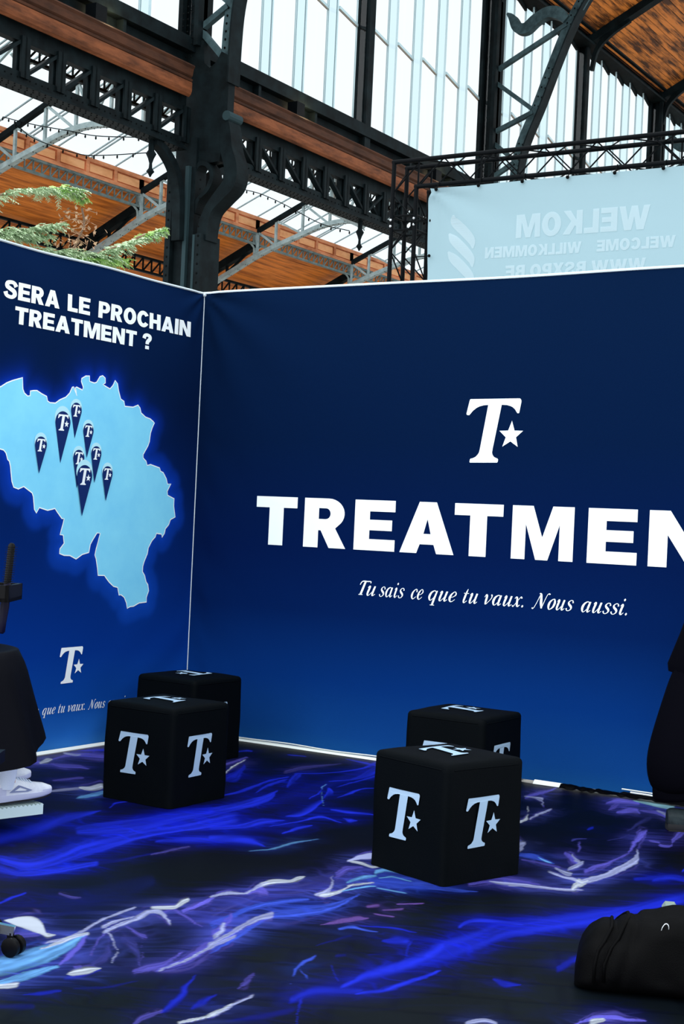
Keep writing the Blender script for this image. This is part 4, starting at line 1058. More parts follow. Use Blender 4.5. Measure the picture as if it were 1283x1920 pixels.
WALL_L = [(0, (54, 124, 198)), (.1, (34, 102, 188)), (.3, (12, 70, 158)), (.6, (5, 52, 138)), (1.1, (4, 38, 108)), (1.6, (4, 29, 80)), (2.2, (5, 25, 62)), (3.0, (8, 31, 68))]
t = thing('fabric_wall', (0, -1.6, 0), 'navy fabric wall printed with a glowing light blue map and pins, at the left', 'wall')
ys, zs = np.linspace(-4.2, -.012, 300), np.linspace(.02, 3.0, 220)
Y, Z = np.meshgrid(ys, zs)
me = grid_mesh('fabric', disp_l(Y, Z) + .012, Y, Z)
poly = np.array(MAP_OUTLINE)
D = np.full(Y.shape, 9.)
A_, B_ = poly, np.roll(poly, -1, 0)
for a, b in zip(A_, B_):
    ab = b - a
    tt = np.clip(((Y - a[0]) * ab[0] + (Z - a[1]) * ab[1]) / (ab @ ab + 1e-12), 0, 1)
    D = np.minimum(D, np.hypot(Y - a[0] - tt * ab[0], Z - a[1] - tt * ab[1]))
base = lerp_stops(Z, WALL_L)
glow = np.exp(-D / .035) * .55 + .40 * (1 - sm(.075, .125, D)) * sm(2.35, 1.6, Z) + .22 * np.exp(-D / .07)
gc = lerp_stops(Z, [(.8, (16, 70, 176)), (1.6, (12, 58, 172)), (2.4, (12, 54, 190))])
g = np.clip(glow, 0, 1)[..., None]
set_print(me, (base * (1 - g) + gc * g).reshape(-1, 3))
part('fabric', me, M['fabric'], t)
def fl(off):
    return lambda u, v: (float(disp_l(u, v)) + .012 + off, u, v)
mb = MB()
(s0, s1, s2, s3, s4, s5), (q0, q1, q2, q3) = HEAD_SPANS
for wd, a, b in (('SERA', s0, s1), ('LE', s2, s3), ('PROCHAIN', s4, s5)):
    draw_word(mb, wd, a, b, 2.683, 2.785, fl(.0025))
for wd, a, b in (('TREATMENT', q0, q1), ('?', q2, q3)):
    draw_word(mb, wd, a, b, 2.545, 2.645, fl(.0025))
part('lettering', mb, M['print_white'], t, label='white heading in heavy capitals', fix=False)
M['map_blue'] = mat('light_blue_map_print', (138, 222, 250), 1., 0, .02, var=(2.5, (122, 208, 246), .3, .7))
M['pin_navy'] = mat('navy_pin_print', (10, 38, 98), .75, 0, .15)
M['pin_pale'] = mat('pale_pin_halo_print', (182, 232, 246), .75, 0, .15)
mb = MB()
mb.poly([MAP_OUTLINE], fl(.0025))
map_o = child_base(part('map', mb, M['map_blue'], t, label='light blue map with a white outline', fix=False), t)
map_o.matrix_parent_inverse = BASE[t.name]
mb = MB()
n = len(MAP_OUTLINE)
vs = []
for i in range(n):
    p, a, b = poly[i], poly[i - 1], poly[(i + 1) % n]
    d = (b - a) / (np.linalg.norm(b - a) + 1e-9)
    nr = np.array([-d[1], d[0]]) * .0035
    vs += [fl(.0030)(*(p + nr)), fl(.0030)(*(p - nr))]
mb.add(vs, [(2 * i, 2 * i + 1, (2 * i + 3) % (2 * n), (2 * i + 2) % (2 * n)) for i in range(n)])
part('outline', mb, M['print_white'], map_o, fix=False, label='thin white map outline')
for k, (cy, cz, r, tz) in enumerate(MAP_PINS):
    o = .0035 + .0008 * k
    hal = arc(cy - .05 * r, cz + .42 * r, r * 1.06, r * 1.06, 0, 345, 23)
    h = cz - tz
    a0 = math.degrees(math.asin(r / h))
    body = [(cy + r * math.cos(math.radians(q)), cz + r * math.sin(math.radians(q))) for q in np.linspace(-a0, 180 + a0, 26)] + [(cy - .1 * r, tz)]
    p = part('map_pin', MB().poly([body], fl(o + .0003)), M['pin_navy'], t, fix=False)
    BASE[p.name] = Matrix.Identity(4)
    part('pin_halo', MB().poly([hal], fl(o)), M['pin_pale'], p, fix=False)
    lg = MB()
    draw_logo(lg, cy - .66 * r, cz - .78 * r, 1.5 * r, fl(o + .0006))
    part('pin_logo', lg, M['print_white'], p, fix=False)
mb = MB()
draw_logo(mb, -1.28, .42, .222, fl(.0025))
part('logo', mb, M['print_white'], t, label='white serif T with a star', fix=False)
mb = MB()
for wd, a, b in (('Tu', -1.71, -1.635), ('sais', -1.62, -1.52), ('ce', -1.49, -1.44), ('que', -1.405, -1.295), ('tu', -1.27, -1.212), ('vaux.', -1.185, -1.028), ('Nous', -1.0, -.845), ('aussi.', -.82, -.645)):
    draw_italic(mb, wd, a, b, .243, .038, fl(.0025))
part('slogan', mb, M['print_white'], t, label='small white italic serif slogan', fix=False)
mb = MB().tube([(.014 + float(disp_l(y, 2.998)), y, 3.0 + .003 * math.sin(y * 5)) for y in np.linspace(-4.2, 0, 60)], .008, 6)
part('edge_piping', mb, M['piping'], t, label='white hem along the top')
mb = MB().tube([(.016, -.016, z) for z in np.linspace(.03, 2.99, 20)], .0032, 6)
mb.sphere((.016, -.016, 2.99), .016, 8, 5)
part('corner_piping', mb, M['piping'], t)
fm = MB()
for y in (-.05, -2.1, -4.15):
    fm.box(-.07, -.03, y - .02, y + .02, 0, 2.98)
for z in (.03, 2.95):
    fm.box(-.07, -.03, -4.17, -.03, z, z + .04)
part('frame', fm, M['alu'], t)

# ---- trims at the foot of the walls
t = thing('trim_1', (1.2, -.03, 0), 'white strip along the foot of the wide fabric wall, gleam put into its colour', 'trim', kind='structure')
part('strip', MB().add([(.02, -.045, .004), (2.0, -.040, .004), (2.0, -.030, .018), (.02, -.025, .024)], [(0, 1, 2, 3)]), M['trim_white'], t)
part('strip', MB().tube([(x, -.034, .028 + .003 * math.sin(x * 9)) for x in np.linspace(.02, 2.05, 30)], .004, 6), M['trim_white'], t)
part('strip', MB().add([(2.62, -.055, .006), (2.85, -.05, .006), (2.80, -.03, .028), (2.62, -.03, .028)], [(0, 1, 2, 3)]), M['trim_white'], t)  # this and the strips below: glimmer by the film, built as white pieces
part('strip', MB().add([(3.22, -.055, .004), (3.75, -.055, .004), (3.75, -.04, .014), (3.22, -.042, .014)], [(0, 1, 2, 3)]), M['trim_white'], t)
part('strip', MB().tube([(3.22, -.060, .038), (3.5, -.064, .036), (3.9, -.060, .038)], .005, 6), M['trim_white'], t)
part('strip', MB().tube([(3.16, -.036, .046), (3.5, -.036, .044), (3.9, -.036, .046)], .004, 6), M['trim_white'], t)
t = thing('trim_2', (.03, -1.2, 0), 'white strip along the foot of the map wall, gleam put into its colour', 'trim', kind='structure')
part('strip', MB().add([(.045, -2.6, .012), (.045, -.02, .010), (.022, -.02, .022), (.022, -2.6, .030)], [(0, 1, 2, 3)]), M['trim_white'], t)
def film(x, v):
    return (x, -.02 - .075 * v, .006 + .020 * math.sin(math.pi * min(v, 1)) * (.5 + .8 * float(fbm(np.array(x * 7.), np.array(v * 3.), 31)[()])) + .012 * float(vnoise(np.array(x * 34), np.array(v * 5), 8)))
tf = part('plastic_film', MB().grid(film, list(np.linspace(2.80, 3.9, 130)), list(np.linspace(0, 1, 9))), M['film'], smooth=True, label='crumpled glossy black plastic film at the foot of the wide wall', cat='plastic film')

# ---- printed vinyl floor
PC = {k: np.array(lin(v)) for k, v in dict(B=(30, 46, 214), b=(14, 20, 108), W=(226, 236, 255), L=(186, 194, 248), C=(112, 176, 244), P=(106, 100, 222),
      V=(52, 54, 128), Q=(58, 84, 208), U=(112, 82, 168), A=(156, 210, 222), n=(10, 17, 62)).items()}
def graded(a, b, n, k):
    u = np.linspace(0, 1, n)
    return a + (b - a) * (u + k * u * (1 - u))
gx, gy = graded(.03, 5.1, 900, .18), graded(-5.05, -.03, 900, -.18)
X, Y = np.meshgrid(gx, gy)
def paver_relief(x, y):
    """low relief of the hall's paving pressed through the vinyl, near the camera"""
    c, s = math.cos(.45), math.sin(.45)
    u, v = (c * x + s * y) / .36, (-s * x + c * y) / .19
    u = u + .08 * (fbm(x * 3, y * 3, 41) - .5)
    v = v + .2 * (fbm(x * 3, y * 3, 42) - .5)
    row = np.floor(v)
    uu = u + .5 * (row % 2)
    e = np.minimum(np.minimum(uu % 1, 1 - uu % 1) * .36, np.minimum(v % 1, 1 - v % 1) * .19)
    return -(1 - sm(.0, .028, e))
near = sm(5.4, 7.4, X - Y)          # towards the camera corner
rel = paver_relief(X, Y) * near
Zf = .002 + .0016 * rel + .0015 * (fbm(X * 2.3, Y * 2.3, 50) - .5)
col = np.zeros(X.shape + (3,))
nf = fbm(X * 1.3, Y * 1.3, 60)
col += np.array(lin((4, 6, 12))) * (.7 + .6 * nf)[..., None]
col += np.array(lin((11, 17, 19))) * (sm(4.6, 7.0, X - Y) * (.35 + .9 * fbm(X * 4, Y * 4, 61)) * (1 + .35 * rel))[..., None]  # slate tone towards the camera, shade in the relief joints put into the colour
col += np.array(lin((8, 12, 40))) * (sm(2.6, 1.2, X) * sm(-.3, -1.5, Y) * (.3 + nf))[..., None]
WX = X + .005 * (fbm(X * 70, Y * 70, 78) - .5) + .024 * (fbm(X * 6, Y * 6, 70) - .5) + .008 * (fbm(X * 24, Y * 24, 72) - .5)
WY = Y + .024 * (fbm(X * 6, Y * 6, 74) - .5) + .008 * (fbm(X * 24, Y * 24, 76) - .5)
def paint(code, prof, peak, P, seed):
    c = PC[code]
    P = np.array(P, float) / 1000
    e0, e1 = P[0] - .3 * (P[1] - P[0]), P[-1] + .3 * (P[-1] - P[-2])
    e0[2:], e1[2:] = P[0][2:] * .55, P[-1][2:] * .55
    P = np.vstack([e0, P, e1])
    C = catmull(P, 14)
    n = len(C) - 1
    for i in range(n):
        p, q = C[i], C[i + 1]
        h = (p[2:] + q[2:]) / 2
        d = q[:2] - p[:2]
        det = d[0] * h[1] - d[1] * h[0]
        if abs(det) < 1e-9: continue
        cx = np.array([p[0] - p[2], p[0] + p[2], q[0] - q[2], q[0] + q[2]])
        cy = np.array([p[1] - p[3], p[1] + p[3], q[1] - q[3], q[1] + q[3]])
        m = .03
        i0, i1 = np.searchsorted(gx, [cx.min() - m, cx.max() + m])
        j0, j1 = np.searchsorted(gy, [cy.min() - m, cy.max() + m])
        if i1 <= i0 or j1 <= j0: continue
        x, y = WX[j0:j1, i0:i1] - p[0], WY[j0:j1, i0:i1] - p[1]
        a = (x * h[1] - y * h[0]) / det
        t_ = (d[0] * y - d[1] * x) / det
        tr_ = t_
        t_ = np.clip(t_, -1, 1)
        s = (i + a) / n
        ok = (a > -.12) & (a < 1.12) & (np.abs(tr_) < 1)
        if not ok.any(): continue
        if prof == 'soft': I = (1 - t_ ** 2) ** 2 * (.62 + .5 * vnoise(s * 6 + t_, t_ * 2 + 5, seed))
        elif prof == 'up': I = np.where(t_ < -.7, (1 + t_) / .3, (1 - (t_ + .7) / 1.7) ** 1.3)
        elif prof == 'down': I = np.where(t_ > .7, (1 - t_) / .3, (1 - (.7 - t_) / 1.7) ** 1.3)
        elif prof == 'film':
            f = vnoise(s * 4 + 2 * t_, t_ * 4 + 7, seed) * .5 + vnoise(s * 7, t_ * 11 + 9, seed + 1) * .5
            I = (1 - t_ ** 2) * np.clip(2.2 * f - .55, 0, 1) ** 1.6
        elif prof == 'flat': I = 1 - np.abs(t_) ** 8
        elif prof == 'fib2': I = (1 - t_ ** 2) ** .8 * (.35 + .75 * vnoise(s * 7 + 2 * t_, t_ * 2.2 + 3, seed))
        else:
            f = vnoise(s * 5 + 3 * t_, t_ * 2.6 + 7, seed) * .55 + vnoise(s * 9, t_ * 7 + 9, seed + 1) * .45
            I = (1 - t_ ** 4) * (.30 + .95 * f ** 1.3)
        I = np.clip(I, 0, 1) * peak * np.clip(sm(0, .15, s) * sm(1, .87, s) * 1.02, 0, 1) * ok
        sub = col[j0:j1, i0:i1]
        np.maximum(sub, c * I[..., None] + 0 * sub, out=sub)
for k, (c_, p_, pk_, P_) in enumerate(FLOOR_STROKES):
    if c_ in 'WLPCA':      # a fainter silky film around each bright streak
        wide = [(a, b, c * 2.6, d * 2.6) for a, b, c, d in P_]
        paint('P' if c_ in 'WLP' else 'Q', 'film', pk_ * .55, wide, 500 + k)
    if c_ in 'WLP' and p_ == 'soft':      # silk highlight: crisp on one side, feathered on the other
        paint(c_, ('up', 'down')[k % 2], pk_ * .55, [(a, b, c * 2.1, d * 2.1) for a, b, c, d in P_], k)
        paint(c_, p_, pk_ * .8, [(a, b, c * .9, d * .9) for a, b, c, d in P_], k)
    else:
        paint(c_, p_, pk_ * (.85 if c_ in 'WL' else 1), P_, k)
rs = random.Random(21)          # the print goes on over the rest of the sheet
for k in range(46):
    x, y = rs.uniform(.3, 4.9), rs.uniform(-4.9, -.3)
    right, left = x - (4.95 + (y + 3.54) * -.336), (x - .03) + (y + 1.76) + 1.15
    if not (right > 0 or left < 0): continue
    a, ln = rs.uniform(.3, .8), rs.uniform(.3, .9)
    Pq, w = [], rs.uniform(.015, .09)
    for j in range(4):
        Pq.append((x * 1000, y * 1000, -530 * w * rs.uniform(.4, 1), 850 * w * rs.uniform(.4, 1)))
        x, y, a = x + ln / 3 * math.cos(a), y + ln / 3 * math.sin(a), a + rs.uniform(-.4, .4)
    paint('BBQPL'[k % 5], 'fib', .8, Pq, 700 + k)
def blur(a, n):
    for ax in (0, 1):
        for _ in range(2):
            c = np.cumsum(np.concatenate([np.repeat(np.take(a, [0], ax), n + 1, ax), a, np.repeat(np.take(a, [-1], ax), n, ax)], ax), ax)
            w = 2 * n + 1
            k = a.shape[ax]
            a = (np.take(c, range(w, w + k), ax) - np.take(c, range(0, k), ax)) / w
    return a
haze = blur(np.minimum(np.maximum(col - .004, 0), np.array((.07, .09, .45))), 11)
wisp = (.35 + 1.3 * fbm(WX * 5 + 3 * fbm(X * 2, Y * 2, 80), WY * 11, 81) ** 1.5)[..., None]
fu, fv = .849 * X + .527 * Y, -.529 * X + .849 * Y
bend = fbm(fu * 1.1, fv * 1.6, 90) - .5
fil = np.zeros(X.shape)
for k, (a_, b_) in enumerate(((1.5, 5.5), (2.6, 11.), (4.5, 21.))):
    q = 1 - np.abs(2 * fbm(fu * a_ + 4 * bend, fv * b_ + 5 * bend + fu * 1.2, 91 + k, 3) - 1) * 3.2
    fil = np.maximum(fil, np.clip(q, 0, 1) ** 2.2 * (1, .9, .7)[k])
big = blur(haze, 22)
tone = haze * .6 + big * .22
col = np.maximum(col, tone * np.array((.6, .66, 1.0)) * wisp + .3 * col)
col = np.maximum(col, tone * (1.9 * fil)[..., None] * np.array((.8, .85, 1.0)) + .35 * col)
me = grid_mesh('printed_vinyl_floor', X, Y, Zf)
set_print(me, (col * .80).reshape(-1, 3))
vin = part('printed_vinyl_floor', me, M['floor_print'], None, label='black vinyl floor sheet printed with blue and white smoke swirls', cat='floor covering')

# ---- cubes
CS, CH = .46, .50
def cube_seat(cx, cy, rz, label, seed, top_flip=False):
    t = thing('cube_seat', (cx, cy, .004), label, 'cube seat', rz=rz, group='black cube seats on the printed floor')
    def off(p):
        n = mnoise.noise(Vector((p[0] * 5 + seed, p[1] * 5, p[2] * 4))) * .0045
        n += mnoise.noise(Vector((p[0] * 14 + p[2] * 9 + seed, p[1] * 14, 3))) * .0035 * (1 - min(p[2] / CH, 1)) 
        return n
    N = 22
    hx, hz, r = CS / 2, CH / 2, .024
    def rnd_pt(p):
        q = [max(-hx + r, min(hx - r, p[0])), max(-hx + r, min(hx - r, p[1])), max(-hz - 1, min(hz - r, p[2]))]
        d = Vector((p[0] - q[0], p[1] - q[1], p[2] - q[2]))
        c = Vector(q) + (d.normalized() * r if d.length > 1e-6 else d)
        c.z += hz
        fl_ = 1 + .02 * max(0, .25 - c.z / CH)
        bul = 1 + .018 * math.sin(math.pi * min(max(c.z / CH, 0), 1)) * .5
        c.x *= fl_ * bul
        c.y *= fl_ * bul
        if c.z > CH - r * 1.01:
            c.z += .010 * (1 - (c.x / hx) ** 2) * (1 - (c.y / hx) ** 2)
        nd = d.normalized() if d.length > 1e-6 else Vector((0, 0, 1))
        return c + nd * off(c)
    bm = bmesh.new()
    def face(fn, nu, nv):
        V = [[bm.verts.new(rnd_pt(fn(i / nu * 2 - 1, j / nv * 2 - 1))) for i in range(nu + 1)] for j in range(nv + 1)]
        for j in range(nv):
            for i in range(nu):
                bm.faces.new((V[j][i], V[j][i + 1], V[j + 1][i + 1], V[j + 1][i]))
    w = lambda u: math.copysign(abs(u) ** .8, u)
    face(lambda u, v: (w(u) * hx, -hx, w(v) * hz), N, N)
    face(lambda u, v: (hx, w(u) * hx, w(v) * hz), N, N)
    face(lambda u, v: (-w(u) * hx, hx, w(v) * hz), N, N)
    face(lambda u, v: (-hx, -w(u) * hx, w(v) * hz), N, N)
    face(lambda u, v: (w(u) * hx, w(v) * hx, hz), N, N)
    bmesh.ops.remove_doubles(bm, verts=bm.verts, dist=.0004)
    me = bpy.data.meshes.new('cover')
    bm.to_mesh(me)
    bm.free()
    part('cover', me, M['cover'], t, local=True, smooth=True)
    sm_ = MB()
    zt = CH - .026
    ring = [(-hx, -hx), (hx, -hx), (hx, hx), (-hx, hx)]
    pth = []
    for k in range(4):
        a, b = ring[k], ring[(k + 1) % 4]
        for i in range(1, 12):
            u = i / 12
            p = (a[0] + (b[0] - a[0]) * u, a[1] + (b[1] - a[1]) * u, zt - hz)
            q = rnd_pt(p)
            pth.append(tuple(q))
    pth.append(pth[0])
    part('hem_seam', MB().tube(pth, .0028, 5, caps=False), M['cover'], t, local=True, smooth=True)
    e = .0055
    h = .212
    for k in range(4):
        ca, sa = [(1, 0), (0, 1), (-1, 0), (0, -1)][k]
        def fn(u, v, ca=ca, sa=sa):
            p = rnd_pt((u, -hx, v - hz))
            q = (p.x, p.y - e)
            return (q[0] * ca - q[1] * sa, q[0] * sa + q[1] * ca, p.z)
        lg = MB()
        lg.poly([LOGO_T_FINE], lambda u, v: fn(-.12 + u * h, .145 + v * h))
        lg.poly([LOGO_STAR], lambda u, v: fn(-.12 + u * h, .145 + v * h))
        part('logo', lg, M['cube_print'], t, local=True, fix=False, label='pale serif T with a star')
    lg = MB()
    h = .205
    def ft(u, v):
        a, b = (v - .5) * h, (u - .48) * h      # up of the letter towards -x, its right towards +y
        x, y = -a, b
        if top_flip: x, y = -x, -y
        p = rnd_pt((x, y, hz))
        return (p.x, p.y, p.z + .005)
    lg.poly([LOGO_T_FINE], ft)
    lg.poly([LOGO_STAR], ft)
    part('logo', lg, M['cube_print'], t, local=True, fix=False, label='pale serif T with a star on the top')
    return t
def refine(P, d=.06):
    out = []
    for i in range(len(P)):
        a, b = np.array(P[i]), np.array(P[(i + 1) % len(P)])
        n = max(1, int(np.linalg.norm(b - a) / d))
        out += [tuple(a + (b - a) * k / n) for k in range(n)]
    return out
LOGO_T_FINE = refine(LOGO_T)
cube_seat(3.209, -2.283, math.radians(-18), 'black fabric cube seat nearest the camera, right of centre', 1.3)
cube_seat(1.350, -1.893, math.radians(-1.1), 'black fabric cube seat at the left, overlapping the cube in the booth corner', 7.7)
cube_seat(.644, -.795, math.radians(-2.3), 'black fabric cube seat farthest into the corner, half hidden by another cube', 4.1, True)
cube_seat(2.599, -.931, math.radians(-.7), 'black fabric cube seat by the wide wall, behind the nearest cube', 9.2)

# ---- black box truss carrying the banner
t = thing('box_truss_gantry', (2.5, 6.4, 0), 'black box truss goalpost standing behind the wide fabric wall', 'truss')
S = M['black_steel']
x0, x1 = -2.2, 6.6
for y in (6.24, 6.54):
    part('beam_chord', MB().tube([(x0 - .02, y, 5.575), (x1, y, 5.575)], .026, 10), S, t, smooth=40)
    part('beam_chord', MB().tube([(x0 + .28, y, 5.275), (x1, y, 5.275)], .026, 10), S, t, smooth=40)
for xl in (x0, x1 - .3):
    for y in (6.24, 6.54):
        for dx in (0, .3):
            part('leg_chord', MB().tube([(xl + dx, y, 0), (xl + dx, y, 5.58 if (dx == 0) == (xl == x0) else 5.29)], .026, 10), S, t, smooth=40)
    part('base_plate', MB().box(xl - .15, xl + .45, 6.1, 6.7, 0, .02), S, t)
def brace(p, q, r=.0085):
    part('brace', MB().tube([p, q], r, 6), S, t, smooth=40)
zz = 5.24
xx = x0 + .34
up = True
while xx < 4.2:
    a, b = (5.285, 5.565) if up else (5.565, 5.285)
    for y in (6.24, 6.54):
        brace((xx, y, a), (xx + .29, y, b))
    for z in (5.575, 5.275):
        brace((xx, 6.24 if up else 6.54, z), (xx + .29, 6.54 if up else 6.24, z))
    xx += .30
    up = not up
for xx in (x0 + .32, -1.1, 1.05, 1.25, 3.4):
    for y in (6.24, 6.54):
        brace((xx, y, 5.285), (xx, y, 5.565), .011)
zz, up = .1, True
while zz < 5.45:
    z1_ = min(zz + .30, 5.55)
    for y in (6.24, 6.54):
        brace((x0 if up else x0 + .3, y, zz), (x0 + .3 if up else x0, y, z1_))
    for x in (x0, x0 + .3):
        brace((x, 6.24 if up else 6.54, zz), (x, 6.54 if up else 6.24, z1_))
    zz += .32
    up = not up
for z in (4.80, 4.96):
    for a, b in (((x0, 6.24), (x0 + .3, 6.24)), ((x0 + .3, 6.24), (x0 + .3, 6.54)), ((x0 + .3, 6.54), (x0, 6.54)), ((x0, 6.54), (x0, 6.24))):
        brace((*a, z), (*b, z), .012)
bl = MB()
for x in (x0, x0 + .3):
    for z in (4.845, 4.915):
        bl.sphere((x, 6.212, z), (.016, .012, .016), 6, 4)
part('bolts', bl, M['chrome'], t, kind='stuff')

# ---- banner
M['banner'] = mat('translucent_banner_cloth', (152, 180, 190), .7, 0, .2, bump=(60, .05))
_nt = M['banner'].node_tree
_tr = _nt.nodes.new('ShaderNodeBsdfTranslucent')
_tr.inputs['Color'].default_value = (*lin((150, 182, 194)), 1)
_mx = _nt.nodes.new('ShaderNodeMixShader')
_mx.inputs[0].default_value = .45
_nt.links.new(_nt.nodes['Principled BSDF'].outputs[0], _mx.inputs[1])
_nt.links.new(_tr.outputs[0], _mx.inputs[2])
_nt.links.new(_mx.outputs[0], _nt.nodes['Material Output'].inputs['Surface'])
M['banner_print'] = M['banner'].copy()
M['banner_print'].name = 'pale_show_through_print'
for _n in M['banner_print'].node_tree.nodes:
    if _n.type == 'BSDF_PRINCIPLED': _n.inputs['Base Color'].default_value = (*lin((190, 210, 217)), 1)
    if _n.type == 'BSDF_TRANSLUCENT': _n.inputs['Color'].default_value = (*lin((180, 207, 216)), 1)
def disp_b(x, z):
    x, z = np.asarray(x, float), np.asarray(z, float)
    a = x + 1.67
    d = .03 * np.exp(-np.hypot(a, 5.22 - z) / .7) * np.sin(np.arctan2(5.25 - z, a + .05) * 11)
    d = d + .03 * np.exp(-a / .5) * np.sin(z * 4 + a * 5)
    return d + .02 * (fbm(x * 1.2 + z * .8, z * 1.1, 71) - .5)
t = thing('banner', (1.4, 6.22, 5.2), 'pale welcome banner seen from behind with mirrored writing, hung in the truss', 'banner')
bx, bz = np.linspace(-1.67, 4.6, 130), np.linspace(2.7, 5.215, 70)
X, Z = np.meshgrid(bx, bz)
Xe = X - .05 * np.sin(np.pi * (Z - 2.7) / 2.515) * (X < -1.6) + .03 * sm(4.6, 4.1, Z) * (X < -1.6)
part('cloth', grid_mesh('cloth', Xe, 6.18 - disp_b(X, Z), Z), M['banner'], t)
fb = lambda u, v: (u, 6.176 - float(disp_b(u, v)), v)
def mirror_word(mb, text, xl, xr, z0, z1):
    draw_word(mb, text, -xr, -xl, z0, z1, lambda u, v: fb(-u, v))
mb = MB()
mirror_word(mb, 'WELKOM', -.62, .87, 4.60, 4.85)
mirror_word(mb, 'WELCOME', .31, 1.15, 4.40, 4.52)
mirror_word(mb, 'WILLKOMMEN', -.97, .14, 4.40, 4.52)
mirror_word(mb, 'WWW.BSXPO.BE', -.72, .85, 4.17, 4.31)
part('lettering', mb, M['banner_print'], t, label='faint mirrored capitals', fix=False)
mb = MB()
for k in range(3):
    zc = 4.78 - k * .20
    lo, ro = stroke_loop([(-1.42 + .05 * (k == 0), zc + .12, .02), (-1.36, zc + .05, .10), (-1.24, zc - .06, .11), (-1.14, zc - .17, .09), (-1.12, zc - .26, .02)], 5)
    mb.poly([lo + ro[::-1]], fb)
part('emblem', mb, M['banner_print'], t, label='faint emblem of three slanting bands', fix=False)
for k in range(9):
    x = -1.6 + k * .52
    part('tie', MB().tube([(x, 6.165, 5.19), (x, 6.19, 5.25), (x + .004, 6.212, 5.30)], .006, 6).sphere((x, 6.15, 5.20), .02, 8, 5), M['rivet'], t)
for z in (4.86, 4.47):
    part('tie', MB().tube([(-1.9, 6.212, z + .01), (-1.66, 6.17, z)], .006, 6).sphere((-1.655, 6.16, z), .018, 8, 5), M['rivet'], t)

# ---- fir-like tree behind the map wall
t = thing('feathery_tree', (-1.5, -1.5, 0), 'feathery green tree with a dry twig, rising behind the map wall', 'tree')
part('trunk', MB().tube([(-1.55, -1.6, 0), (-1.5, -1.55, 1.5), (-1.52, -1.5, 2.6), (-1.49, -1.42, 3.2), (-1.46, -1.34, 3.5)], [.06, .05, .045, .03, .012], 8), M['bark'], t, smooth=True)
rl = random.Random(11)
def branch(P, m, tw=.17, droop=.5, dens=1.0, name='foliage'):
    C = catmull(P, 8)
    part('branch', MB().tube([tuple(c) for c in C], [.013 - .010 * i / len(C) for i in range(len(C))], 6), M['bark'], t, smooth=True)
    fo = MB()
    n = int(46 * dens)
    for k in range(n):
        u = .10 + .90 * k / n
        i = min(int(u * (len(C) - 1)), len(C) - 2)
        p = Vector(C[i] + (C[i + 1] - C[i]) * (u * (len(C) - 1) - i))
        d = Vector(C[i + 1] - C[i]).normalized()
        for sgn in (-1, 1, 2):
            sd = d.cross(Vector((0, 0, 1))).normalized()
            ln = tw * rl.uniform(.55, 1.05) * (1 - .45 * u)
            out = (sd * (sgn if sgn < 2 else rl.uniform(-.4, .4)) + d * rl.uniform(.4, .9) + Vector((0, 0, rl.uniform(-droop, .35)))).normalized()
            q = [p, p + out * ln * .5, p + out * ln + Vector((0, 0, -.25 * ln))]
            fo.tube(q, .0018, 3, caps=False)
            m_ = 9
            for a in range(1, m_ + 1):
                v = a / m_
                b = q[0].lerp(q[1], v * 2) if v < .5 else q[1].lerp(q[2], v * 2 - 1)
                lat = out.cross(Vector((rl.uniform(-.5, .5), rl.uniform(-.5, .5), 1))).normalized()
                for s2 in (-1, 1):
                    w = .040 * (1 - .45 * v) * rl.uniform(.7, 1.1)
                    tip = b + (lat * s2 * .85 + out * .5).normalized() * w + Vector((0, 0, -.35 * w))
                    e = out * w * .20
                    fo.add([b - e, b + e, tip + e * .5, tip - e * .5], [(0, 1, 2, 3)])
    part(name, fo, m, t, kind='stuff', fix=False)
branch([(-1.47, -1.35, 3.45), (-1.38, -.9, 3.55), (-1.3, -.45, 3.72), (-1.3, -.1, 3.80), (-1.3, .12, 3.84)], M['leaf'], .19)
branch([(-1.3, -.25, 3.77), (-1.3, 0, 3.83), (-1.3, .17, 3.80)], M['leaf_bright'], .13, dens=.5)
branch([(-1.49, -1.4, 3.2), (-1.36, -.8, 3.36), (-1.3, -.45, 3.44), (-1.3, -.05, 3.56)], M['leaf'], .18)
branch([(-1.5, -1.45, 3.10), (-1.36, -.8, 3.24), (-1.3, -.3, 3.32), (-1.3, .15, 3.38), (-1.3, .55, 3.42)], M['leaf'], .22, dens=1.8)
branch([(-1.5, -1.45, 3.16), (-1.36, -.9, 3.30), (-1.3, -.6, 3.38), (-1.3, -.2, 3.44)], M['leaf'], .18, dens=1.2)
branch([(-1.3, -.2, 3.28), (-1.3, .2, 3.34), (-1.3, .65, 3.42)], M['leaf_bright'], .2, dens=.9)
branch([(-1.5, -1.42, 3.12), (-1.4, -.7, 3.22), (-1.33, -.1, 3.28), (-1.3, .35, 3.36)], M['leaf'], .2, dens=1.2)
branch([(-1.32, .25, 3.36), (-1.3, .55, 3.50), (-1.3, .85, 3.63), (-1.3, 1.08, 3.74)], M['leaf'], .15, dens=1.0)
branch([(-1.3, .8, 3.62), (-1.3, 1.0, 3.70), (-1.3, 1.12, 3.75)], M['leaf_bright'], .11, dens=.4)
C = catmull([(-1.31, .05, 3.30), (-1.3, .12, 3.46), (-1.29, .18, 3.60), (-1.3, .16, 3.72)], 6)
part('dry_twig', MB().tube([tuple(c) for c in C], .008, 6), M['bark'], t, smooth=True)
fo = MB()
for k in range(150):
    c = Vector(C[rl.randrange(len(C))])
    p = c + Vector((rl.uniform(-.06, .06), rl.gauss(0, .10), rl.gauss(-.02, .05)))
    a, b = Vector((rl.uniform(-1, 1), rl.uniform(-1, 1), rl.uniform(-1, 1))).normalized(), Vector((rl.uniform(-1, 1), rl.uniform(-1, 1), rl.uniform(-1, 1))).normalized()
    fo.add([p, p + a * .02, p + a * .034 + b * .012, p + b * .02], [(0, 1, 2, 3)])
    if k % 5 == 0: fo.tube([c, p], .002, 3, caps=False)
